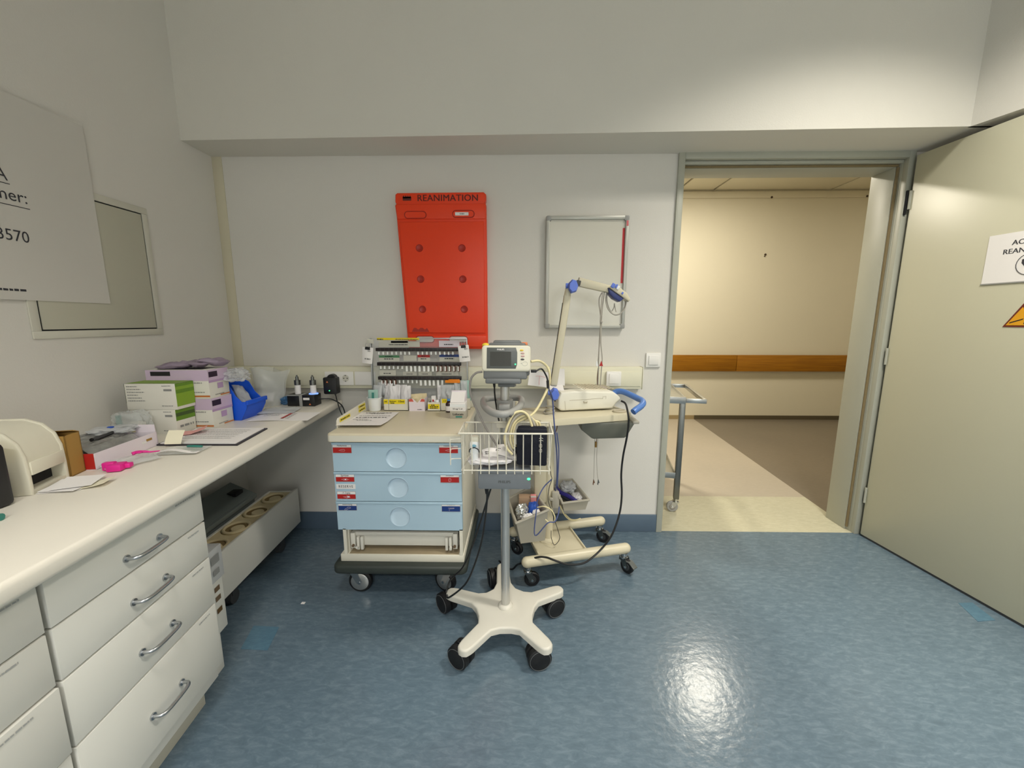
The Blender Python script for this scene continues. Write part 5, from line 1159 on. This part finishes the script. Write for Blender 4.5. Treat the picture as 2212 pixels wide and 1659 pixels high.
# shelf
SZ = .80
Sf = [fz(1150, 910, SZ), fz(1382, 892, SZ)]
b = MB('cart_cream')
sx0, sx1 = fz(1160, 908, SZ), fz(1370, 893, SZ)
sd_ = (sx1-sx0).normalized(); sn_ = Vector((-sd_.y, sd_.x, 0)); Ls = (sx1-sx0).length
MSh = fr(sx0, sd_, sn_)
b.prism([(0, .02), (.02, 0), (Ls-.03, 0), (Ls, .03), (Ls, .24), (Ls-.03, .26), (-.06, .26), (-.08, .24), (-.08, .2), (-.02, .12)], .032, MSh @ Matrix.Translation((0, 0, -.032)), .005); sh = part('shelf', b, ec)
b = MB('beige_plastic'); b.box(-.075, -.02, .17, .25, -.012, .004, .002, M=MSh); b.cyl((-.035, .2, 0), (-.035, .2, .05), .009, M=MSh); part('shelf_clamp', b, sh)
b = MB('ecg_keys'); b.tube([(Ls-.05+.03*math.cos(t*PI/8), .05+.022*math.sin(t*PI/8), .004) for t in range(16)], .006, 8, closed=True, sm=1, M=MSh); part('cable_well', b, sh)
b = MB('handle_blue')
hp_ = [fz(1310, 838, .86), fz(1325, 843, .86)]
b.tube([fy(1322, 853, 1.97), fy(1332, 846, 1.97), fy(1345, 846, 1.95), fy(1362, 853, 1.91), fy(1378, 861, 1.87), fy(1386, 865, 1.84), fy(1389, 871, 1.81), fy(1384, 878, 1.78), fy(1374, 885, 1.755), fy(1368, 890, 1.745)], .0145, 14, sm=5); part('push_handle', b, ec, 'blue push handle')
# bin below shelf
def xzbin(name, parent, lab, pts, y0, y1, rimz, mtl='bin_clear_grey', rim='bin_clear_grey'): pass
B0 = fy(1257, 907, 1.8); B1 = fy(1376, 900, 1.8); Bb0 = fy(1281, 951, 1.8); Bb1 = fy(1355, 949, 1.8); Bm = fy(1257, 931, 1.8)
ub = thing('hanging_bin', 'translucent grey bin hanging under the right end of the cart shelf', 'bin', (.45, 1.86, Bb0.z))
pol = [(B0.x, SZ-.034), (Bm.x, Bm.z), (Bb0.x-.004, Bb0.z+.004), (Bb0.x+.006, Bb0.z), (Bb1.x-.008, Bb1.z), (Bb1.x+.004, Bb1.z+.01), (B1.x, SZ-.034)]
b = MB('bin_clear_grey'); b.prism(pol, .17, fr((0, 1.985, 0), (1, 0, 0), (0, 0, 1)), .008, both=True); part('bin', b, ub)
b = MB('bin_grey'); q = fy(1381, 903, 1.8); b.box(B1.x-.014, q.x+.006, 1.81, 1.99, SZ-.04, SZ-.026, .004); part('rim', b, ub)
# ECG machine on shelf
em = thing('ecg_machine', 'off white ECG recorder standing on the cart shelf', 'ecg machine', (.32, 1.8, SZ+.0))
e0 = fz(1217, 891, SZ); e1 = fz(1318, 887, SZ); ed = (e1-e0).normalized(); en = Vector((-ed.y, ed.x, 0)); MEc = fr(e0+Vector((0, .003, .006)), ed, en); LE = (e1-e0).length
W = LE+.1
prof = [(-.028, .014), (-.026, .062), (-.012, .092), (.055, .098), (W-.085, .088), (W-.062, .072), (W-.048, .058), (W-.046, .048), (W-.07, .026), (W-.085, .003), (0, 0), (-.012, .002)]
DE = .24
b = MB('ecg_white'); b.prism(prof, DE, MEc @ fr((0, DE, 0), (1, 0, 0), (0, 0, 1)), .01, seg=3, both=True); hs = part('housing', b, em)
b = MB('ecg_keys'); Mf = MEc @ fr((0, -.0006, 0), (1, 0, 0), (0, 0, 1))
def lnE(*p, r=.0007): b.tube([(x, y, 0) for x, y in p], r, 5, sm=1, M=Mf)
lnE((.03, .052), (LE*.83, .058)); lnE((LE*.83, .054), (LE*.83, .066), (LE*.9, .067), (LE*.9, .054)); lnE((.012, .004), (.006, .05)); b.box(LE*.42, LE*.5, .036, .048, -.001, .002, .001, M=Mf, mat='ecg_keys'); b.box(LE*.43, LE*.49, .041, .047, .001, .0025, .0005, M=Mf, mat='ecg_white'); part('front_seams', b, hs)
# top panel
tl = math.atan2(-.010, W-.14)
Mt = MEc @ Matrix.Translation((.055, 0, .0985)) @ Matrix.Rotation(-tl, 4, 'Y')
b = MB('ecg_screen'); b.box(-.035, .055, .06, .2, 0, .002, .0008, M=Mt); part('screen', b, em)
b = MB('ecg_panel'); b.box(.07, W-.15, .05, .22, -.001, .0022, .001, M=Mt); kp = part('keyboard_panel', b, em)
b = MB('ecg_keys')
for i in range(8):
    for j in range(5): b.box(.08+.02*i, .095+.02*i, .062+.03*j, .082+.03*j, .002, .0045, .001, M=Mt)
part('keys', b, kp, stuff=True)
b = MB('teal'); b.box(W-.148, W-.14, .18, .22, 0, .003, M=Mt); b.box(W-.148, W-.14, .08, .17, 0, .003, M=Mt, mat='box_purple'); part('coloured_strip', b, em)
b = MB('black_plastic'); q = MEc @ Vector((-.03, .05, .045)); b.cyl((q.x-.002, q.y, q.z), (q.x+.004, q.y, q.z), .006); part('side_port', b, em)
# recording paper behind the machine
o = thing('recording_paper', 'folded white recording paper rising behind the ECG recorder', 'paper', (.19, 2.0, SZ+.1))
b = MB('paper'); q = fy(1163, 818, 1.93); b.sheet(.1, .075, fr(q, (1, .25, -.15), (.2, .1, 1)), lambda u, v: .02*u*u); q = fy(1205, 815, 1.98); b.sheet(.07, .085, fr(q, (1, .1, 0), (0, .2, 1)), lambda u, v: .01*math.sin(u*3)); b.sheet(.07, .06, fr((q.x-.01, q.y-.035, q.z-.045), (1, .1, 0), (0, 1, .5))); part('sheets', b, o)
b = MB('pink_tape'); q = fy(1163, 818, 1.927); M = fr(q, (1, .25, -.15), (.2, .1, 1)); b.tube([(-.02, .012, .012), (.0, .014, .01), (.03, .012, .016)], .0008, 4, M=M); b.tube([(.0, .014, .011), (.004, -.03, .011)], .0008, 4, M=M); part('red_trace', b, o)
# jointed arm
AY = 1.85
lo_ = fy(1194, 843, AY); tp = fy(1228, 622, AY)
b = MB('cart_cream'); b.cyl(fy(1188, 893, AY), fy(1187, 862, AY), .013); b.cyl(fy(1188, 893, AY), fy(1188, 886, AY), .022)
d_ = (tp-lo_).normalized(); M = fr(lo_, (0, 1, 0), d_); La = (tp-lo_).length
b.prism(rrect(-.016, .016, .02, La-.03, .012), .032, M @ Matrix.Translation((0, 0, -.016)), .006, both=True); b.cyl(lo_+d_*(La-.06), tp, .017, .014); lower = part('lower_arm', b, ec)
b = MB('dark_gap'); off_ = d_.cross(Vector((0, 1, 0))); sgn = -1 if off_.x > 0 else 1; q = lo_+off_*sgn*.0165; b.tube([q+d_*.05+Vector((0, -.008, 0)), q+d_*(La-.07)+Vector((0, -.008, 0))], .0022, 6); part('arm_slot', b, lower)
def knob(pq, r, nm):
    b = MB('arm_blue'); b.lathe([(.004, -.03), (r*.8, -.03), (r, -.022), (r, -.01), (r*.9, -.004), (r, .004), (r, .022), (r*.8, .03), (.004, .03)], n=7, M=Matrix.Translation(pq) @ Matrix.Rotation(PI/2, 4, 'X') @ Matrix.Scale(1.35, 4, (0, 1, 0))); b.cyl((pq[0]-.03, pq[1]+.01, pq[2]+.004), (pq[0], pq[1]+.01, pq[2]+.004), .012, mat='arm_blue'); part(nm, b, ec, 'blue clamp knob')
knob(fy(1198, 851, AY-.02), .0215, 'joint_knob'); knob(fy(1237, 619, AY-.02), .0225, 'joint_knob')
a_ = fy(1253, 613, AY); c_ = fy(1318, 628, AY); d_ = (c_-a_).normalized(); La = (c_-a_).length; M = fr(a_, d_, (0, 0, 1))
b = MB('cart_cream'); b.prism([(-.012, -.014), (La, -.012), (La+.02, .003), (La, .022), (-.012, .026)], .034, M @ Matrix.Translation((0, 0, -.017)), .008, both=True); b.box(-.02, .0, -.012, .012, -.01, .02, .003, M=M, mat='dark_grey'); part('upper_arm', b, ec)
h0 = fy(1312, 622, AY); h1 = fy(1355, 648, AY); d_ = (h1-h0).normalized(); Lh = (h1-h0).length; M = fr(h0, d_, (0, 0, 1))
b = MB('cart_cream'); b.prism([(0, .0), (.01, .02), (.04, .026), (Lh*.8, .02), (Lh+.006, .004), (Lh+.004, -.008), (Lh*.8, -.006)], .06, M @ Matrix.Translation((0, 0, -.03)), .006, both=True); hd_ = part('lead_head', b, ec)
b = MB('arm_blue_dark'); b.prism([(-.002, -.002), (Lh*.8, -.008), (Lh*.72, -.028), (.045, -.03), (.018, -.022)], .056, M @ Matrix.Translation((0, 0, -.028)), .005, both=True); part('lead_block', b, hd_)
b = MB('arm_blue'); b.box(.004, .02, .006, .026, .03, .036, .002, M=M); b.box(.03, .042, .01, .028, .03, .036, .002, M=M, mat='thermo_white'); b.box(.022, .03, .012, .03, .03, .036, .002, M=M); b.box(.062, .07, .004, .014, .03, .034, .001, M=M); part('clip', b, hd_)
ld = thing('ecg_leads', 'bundle of grey ECG leads hanging from the jointed arm past the shelf', 'leads', fy(1297, 700, 1.85))
b = MB('cable_grey')
for k, (pts) in enumerate((((1303, 628), (1300, 650), (1297, 690), (1297, 720), (1294, 760), (1293, 800), (1292, 830)), ((1306, 628), (1302, 660), (1299, 700), (1298, 740), (1301, 775), (1299, 800), (1297, 832)), ((1300, 632), (1294, 650), (1298, 690), (1296, 720), (1293, 770), (1291, 790)))):
    b.tube([fy(px, py, 1.84+.006*k) for px, py in pts], .0026, 7)
b.tube([fy(*p, 1.84) for p in ((1310, 632), (1309, 650), (1314, 668), (1326, 679), (1340, 677), (1350, 665), (1353, 650))], .003, 7); b.tube([fy(*p, 1.86) for p in ((1311, 634), (1311, 652), (1317, 670), (1328, 680), (1342, 676), (1350, 662), (1351, 650))], .003, 7)
b.tube([fy(*p, 1.85) for p in ((1327, 655), (1326, 664), (1322, 672))], .002, 6); b.tube([fy(*p, 1.85) for p in ((1327, 655), (1329, 666), (1331, 674))], .002, 6)
b.tube([fy(1298, 694, 1.835), fy(1301, 697, 1.835)], .006, 8)
part('lead_wires', b, ld)
b = MB('cable_brown'); b.tube([fy(*p, 1.845) for p in ((1293, 795), (1291, 815), (1291, 831))], .0035, 7); b.tube([fy(*p, 1.99) for p in ((1291, 850), (1289, 945), (1285, 965))], .002, 6); b.box(fy(1284, 965, 1.99).x, fy(1289, 965, 1.99).x, 1.985, 1.993, fy(1284, 966, 1.99).z, fy(1284, 954, 1.99).z, .001, 'brown_card')
part('brown_lead', b, ld)
b = MB('amp_white'); p_ = fy(1289, 785, 1.84); b.prism([(-.004, -.012), (.006, -.012), (.002, .012), (-.002, .012)], .005, front(p_)); b.prism([(-.005, -.012), (.012, -.012), (.003, .012)], .004, front(fy(1297, 785, 1.835)), mat='red'); part('electrode_clip', b, ld)
dl_ = thing('ecg_leads', 'two thin ECG leads with crocodile clips dangling below the hanging bin', 'leads', fy(1288, 1000, 1.97))
for k, pts in enumerate((((1285, 945), (1284, 985), (1283, 1020), (1282, 1036)), ((1292, 945), (1289, 985), (1290, 1020), (1292, 1036)))):
    b = MB('cable_grey'); b.tube([fy(*p, 1.97) for p in pts], .0012, 6); part('lead_wire', b, dl_)
    b = MB('cable_brown' if k == 0 else 'steel_dark'); e = fy(*pts[-1], 1.97); s_ = 1 if k else -1
    b.prism([(-.004, -.026), (0, -.028), (.0035, -.008), (.0015, .001), (-.0015, .001)], .006, front(e)); b.prism([(.002, -.018), (.008, -.016), (.0035, -.004)], .004, front(e)); part('crocodile_clip', b, dl_)
# side bins
def open_bin(nm, label, corners_top, corners_bot, zt, zb, dip, lab_mat='bin_grey'):
    o = thing(nm, label, 'bin', (sum(p[0] for p in corners_bot)/4, sum(p[1] for p in corners_bot)/4, zb))
    b = MB(lab_mat); n = 4; T_ = [Vector((p[0], p[1], z)) for p, z in zip(corners_top, zt)]; Bt = [Vector((p[0], p[1], zb)) for p in corners_bot]; cT = sum(T_, Vector())/4; cB = sum(Bt, Vector())/4
    Ti = [p+(cT-p)*.06 for p in T_]; Bi = [p+(cB-p)*.06+Vector((0, 0, .004)) for p in Bt]
    vs = T_+Bt+Ti+Bi; fs = []
    for i in range(4):
        j = (i+1) % 4; fs += [(i, j, 4+j, 4+i), (8+i, 12+i, 12+j, 8+j), (i, 8+i, 8+j, j)]
    fs += [(7, 6, 5, 4), (12, 13, 14, 15)]
    b.add(vs, fs); b.keep = False; bb_ = part('bin', b, o)
    b = MB(lab_mat); R = []
    for i in range(4):
        j = (i+1) % 4; m = (T_[i]+T_[j])/2; R.append(T_[i])
        if i == dip: R += [T_[i]*.75+T_[j]*.25, m-Vector((0, 0, .0)), T_[i]*.25+T_[j]*.75]
    for i in range(4): b.tube([T_[i], T_[(i+1) % 4]], .0068, 8, sm=1); b.sphere(T_[i], .0068)
    part('rim', b, bb_); return o
lt = [fz(1114, 1128, .30), fz(1186, 1098, .345), fz(1150, 1055, .36), fz(1098, 1085, .34)]
tl1, tl2, tl3, tl4 = fy(1115, 1130, 1.70), fy(1184, 1102, 1.74), fy(1147, 1052, 1.96), fy(1097, 1078, 1.92)
lb = open_bin('side_bin', 'beige bin hung on the left of the cart column, full of wrapped things', [tl1, tl2, tl3, tl4], [(tl1.x+.022, tl1.y+.03), (tl2.x-.012, tl2.y+.02), (tl3.x-.01, tl3.y-.03), (tl4.x+.03, tl4.y-.02)], [tl1.z, tl2.z, tl3.z, tl4.z], fy(1128, 1177, 1.72).z, 0)
tr1, tr2, tr3, tr4 = fy(1215, 1087, 1.91), fy(1272, 1080, 1.93), fy(1236, 1036, 2.1), fy(1194, 1040, 2.08)
rb = open_bin('side_bin', 'beige bin hung on the right of the cart column, holding blue and clear things', [tr1, tr2, tr3, tr4], [(tr1.x+.01, tr1.y+.01), (tr2.x-.014, tr2.y+.01), (tr3.x-.01, tr3.y-.02), (tr4.x+.01, tr4.y-.02)], [tr1.z, tr2.z, tr3.z, tr4.z], fy(1220, 1104, 1.92).z, 0)
# bin contents
cl = (tl1+tl2+tl3+tl4)/4
def at(u, v, dz): p = tl1*(1-u)*(1-v)+tl2*u*(1-v)+tl3*u*v+tl4*(1-u)*v; return Vector((p.x, p.y, p.z+dz))
b = MB('foil'); b.blob(at(.3, .32, -.01), (.06, .06, .08), 3, .3, 3, flatb=False); one('foil_roll', b, 'crumpled silver foil pack at the left front of the left side bin', 'pack')
b = MB('paper'); b.blob(at(.42, .16, -.03), (.05, .04, .05), 8, .3, 3, flatb=False); one('tissue', b, 'crumpled white tissue at the front of the left side bin', 'tissue')
o = thing('blue_packet', 'blue and white packet in the middle of the left side bin', 'packet', at(.68, .3, -.03)); b = MB('med_blue'); b.blob(at(.68, .3, -.01), (.05, .045, .06), 5, .15, 2, flatb=False); part('packet', b, o); b = MB('paper'); q = at(.72, .2, -.018); b.blob(q, (.035, .03, .03), 2, .2); part('white_print', b, o)
b = MB('card_tan'); q = at(.5, .72, -.02); b.box(q.x-.02, q.x+.045, q.y-.03, q.y+.02, q.z-.06, q.z+.04, .002, M=None); one('card_box', b, 'tan cardboard box standing at the back of the left side bin', 'box')
b = MB('rose_box'); q = at(.82, .55, -.01); b.box(q.x-.014, q.x+.014, q.y-.012, q.y+.012, q.z-.05, q.z+.032, .002); b.rect(q.x-.0139, q.x+.0139, q.z+.024, q.z+.0318, front((0, q.y-.0125, 0)), 'box_white'); one('rose_box', b, 'small rose coloured box beside the tan box in the left side bin', 'box')
cr = lambda u, v, dz: Vector((tr1*(1-u)*(1-v)+tr2*u*(1-v)+tr3*u*v+tr4*(1-u)*v))+Vector((0, 0, dz))
b = MB('dark_blue'); b.tube([cr(.02, .8, -.005), cr(.12, .5, -.004), cr(.4, .3, -.008), cr(.62, .1, -.018)], .012, 8); b.tube([cr(.0, .6, -.012), cr(.3, .2, -.014), cr(.55, .1, -.022)], .008, 8, mat='cuff_navy'); one('blue_strap', b, 'dark blue strap lying at the left in the right side bin', 'strap')
b = MB('bag_mist'); b.blob(cr(.6, .72, -.006), (.075, .08, .05), 6, .3, 3, flatb=False); b.blob(cr(.75, .35, -.02), (.05, .07, .03), 4, .3, 3, mat='pack_white', flatb=False); one('clear_pack', b, 'clear bulging pack at the back of the right side bin', 'pack')
b = MB('bin_grey'); q = fy(1200, 1085, 1.86); b.box(q.x-.018, q.x+.018, q.y-.006, q.y+.02, q.z-.03, q.z+.055, .004); b.box(q.x-.03, q.x-.012, q.y-.008, q.y+.004, q.z+.01, q.z+.026, .003); b.box(q.x+.012, q.x+.024, q.y-.008, q.y+.004, q.z+.02, q.z+.042, .002); cb = part('bin_bracket', b, ec)
# cart cables
b = MB('cable_black'); b.tube([fy(1342, 866, 1.8), fy(1351, 872, 1.78), fy(1356, 890, 1.725), fy(1358, 912, 1.72), fy(1354, 945, 1.73), fy(1346, 985, 1.75), fy(1342, 1025, 1.76), fy(1343, 1070, 1.76), fy(1338, 1110, 1.75), fy(1322, 1155, 1.73), fy(1300, 1185, 1.725), fy(1275, 1208, 1.70), fy(1255, 1218, 1.68), fy(1225, 1219, 1.665), fy(1200, 1211, 1.665), fy(1180, 1204, 1.68), fy(1160, 1204, 1.69), (.02, 1.72, .1), (-.005, 1.78, .05), (-.03, 1.81, .005), (-.065, 1.83, .005), (-.1, 1.88, .005)], .0046, 9)
one('power_cord', b, 'thick black power cord hanging from the ECG recorder over the front base bar', 'cable')
b = MB('cable_blue'); b.tube([fy(1203, 935, 1.68), fy(1207, 970, 1.7), fy(1206, 1010, 1.72), fy(1204, 1050, 1.74)], .0026, 7); b.tube([fy(1192, 1035, 1.7), fy(1175, 1052, 1.7), fy(1163, 1075, 1.68), fy(1159, 1100, 1.67), (.075, 1.655, .28), fy(1183, 1130, 1.66), fy(1198, 1127, 1.67), fy(1206, 1110, 1.7), fy(1208, 1095, 1.74)], .0028, 7)
one('blue_lead', b, 'thin blue lead looping in front of the left side bin', 'cable')
b = MB('hose_cream'); b.tube([fy(1161, 1096, 1.69), fy(1175, 1094, 1.68), fy(1190, 1101, 1.68), fy(1198, 1115, 1.68), fy(1197, 1126, 1.68), fy(1188, 1130, 1.68), fy(1178, 1122, 1.69)], .003, 7); one('cream_lead', b, 'cream lead curled over the front rim of the left side bin', 'cable')
b = MB('hose_cream'); b.tube([fy(1210, 1092, 1.93), fy(1218, 1110, 1.94), fy(1228, 1121, 1.96), fy(1240, 1124, 1.98), fy(1254, 1120, 2.0)], .003, 7); b.tube([fy(1221, 1111, 1.95), fy(1232, 1121, 1.97), fy(1243, 1123, 1.985)], .003, 7); one('cream_lead', b, 'cream lead resting on the rear base bar below the right side bin', 'cable')
b = MB('cable_black'); b.tube([fy(1187, 1000, 1.72), fy(1190, 1025, 1.72), fy(1192, 1035, 1.74), fy(1186, 1055, 1.76), fy(1184, 1080, 1.78), fy(1190, 1100, 1.8), (.2, 1.83, .2), (.205, 1.82, .165), (.18, 1.81, .14), (.165, 1.82, .17), (.165, 1.84, .2)], .0016, 6)
one('thin_lead', b, 'thin black lead looping in front of the cart column', 'cable')
b = MB('cable_grey'); q = fy(1188, 888, 1.84)
for k, (dz, r_) in enumerate(((0, .024), (.008, .026), (.02, .021), (.03, .019))): b.tube([(q.x+r_*math.cos(t*PI/8)-.004*(k % 2), q.y+r_*.8*math.sin(t*PI/8), SZ+.006+dz+.006*math.sin(t*PI/8+k)) for t in range(16)], .0028, 7, closed=True, sm=2)
one('coiled_lead', b, 'pale grey lead coiled around the foot of the jointed arm', 'cable')
b = MB('cable_brown'); b.tube([fy(1204, 916, 1.85), fy(1203, 925, 1.85), fy(1199, 935, 1.84), fy(1190, 940, 1.83)], .0025, 7); one('brown_lead', b, 'short brown lead loop under the cart shelf edge', 'cable')

# ================================================================== CORRIDOR STEEL CART
CA = math.radians(-12); CO = Vector((1.045, 2.43, 0)); MK = rz(CO, CA)
ct = thing('steel_cart', 'stainless steel instrument cart standing in the corridor at the left door jamb', 'cart', CO, CA)
tz, W_, D_ = .748, .8, .62
b = MB('steel'); b.box(-W_, .0, 0, D_, tz, tz+.01, .002); b.box(-W_, .0, -.004, .004, tz-.02, tz+.022, .001); b.box(-.006, .0, 0, D_, tz, tz+.02, .001); b.box(-W_, 0, D_-.006, D_, tz, tz+.02, .001); part('top_tray', b, ct, local=True)
b = MB('steel'); b.box(0, .12, -.004, .018, tz-.014, tz+.014, .002); b.box(0, .12, D_-.02, D_, tz-.014, tz+.014, .002); b.box(.1, .12, .018, D_-.02, tz-.014, tz+.014, .002); part('push_bar', b, ct, local=True)
b = MB('steel'); b.box(-W_, -.03, 0, D_, .25, .26, .002); b.box(-W_, -.03, -.001, .005, .232, .272, .001); b.box(-.036, -.03, 0, D_, .25, .272, .001); part('lower_tray', b, ct, local=True)
for x in (-W_+.02, -.0165):
    for y in (.014, D_-.016):
        b = MB('steel_dark'); b.box(x-.017, x+.017, y-.016, y+.016, .09, tz, .003); part('leg', b, ct, local=True)
        caster('castor', ct, tuple(MK @ Vector((x, y, 0))), .036, .022, 2.9, 'steel', 'grey_plastic', 'hose_grey', .094, .02, False)

# ================================================================== LIGHT
def area(name, loc, sx, sy, watts, col, rot=(0, 0, 0), spread=None, shape='RECTANGLE'):
    l = bpy.data.lights.new(name, 'AREA'); l.shape = shape; l.size = sx; l.size_y = sy; l.energy = watts; l.color = col
    if spread: l.spread = spread
    o = bpy.data.objects.new(name, l); COL.objects.link(o); o.location = loc; o.rotation_euler = rot; return o
area('ceiling_light_rear', (.5, -2.2, 2.94), 1.2, .3, 76, (1.0, .98, .94), spread=math.radians(150))
area('ceiling_light_front', (1.45, .95, 2.94), .45, .3, 28, (1.0, .945, .84), spread=math.radians(122))
area('ceiling_light_left', (-.25, .1, 2.94), .45, .3, 9, (1.0, .96, .88), spread=math.radians(105))
area('window_light', (1.2, -2.95, 1.3), 1.4, 1.1, 17, (.80, .91, 1.0), (PI/2, 0, PI))
area('corridor_light', (2.0, 3.75, 2.74), .3, .3, 22, (1.0, .92, .76), shape='DISK')
area('corridor_light_left', (.6, 3.9, 2.74), .3, .3, 42, (1.0, .92, .76), shape='DISK')
area('corridor_light_right', (4.6, 3.6, 2.74), .3, .3, 6, (1.0, .92, .76), shape='DISK')
w = bpy.data.worlds.new('world'); SC.world = w; w.use_nodes = True
w.node_tree.nodes['Background'].inputs[0].default_value = (.9, .93, 1, 1); w.node_tree.nodes['Background'].inputs[1].default_value = .05
vs_ = SC.view_settings; vs_.view_transform = 'Standard'; vs_.look = 'None'; vs_.gamma = 1; vs_.use_curve_mapping = False; vs_.exposure = 0.22
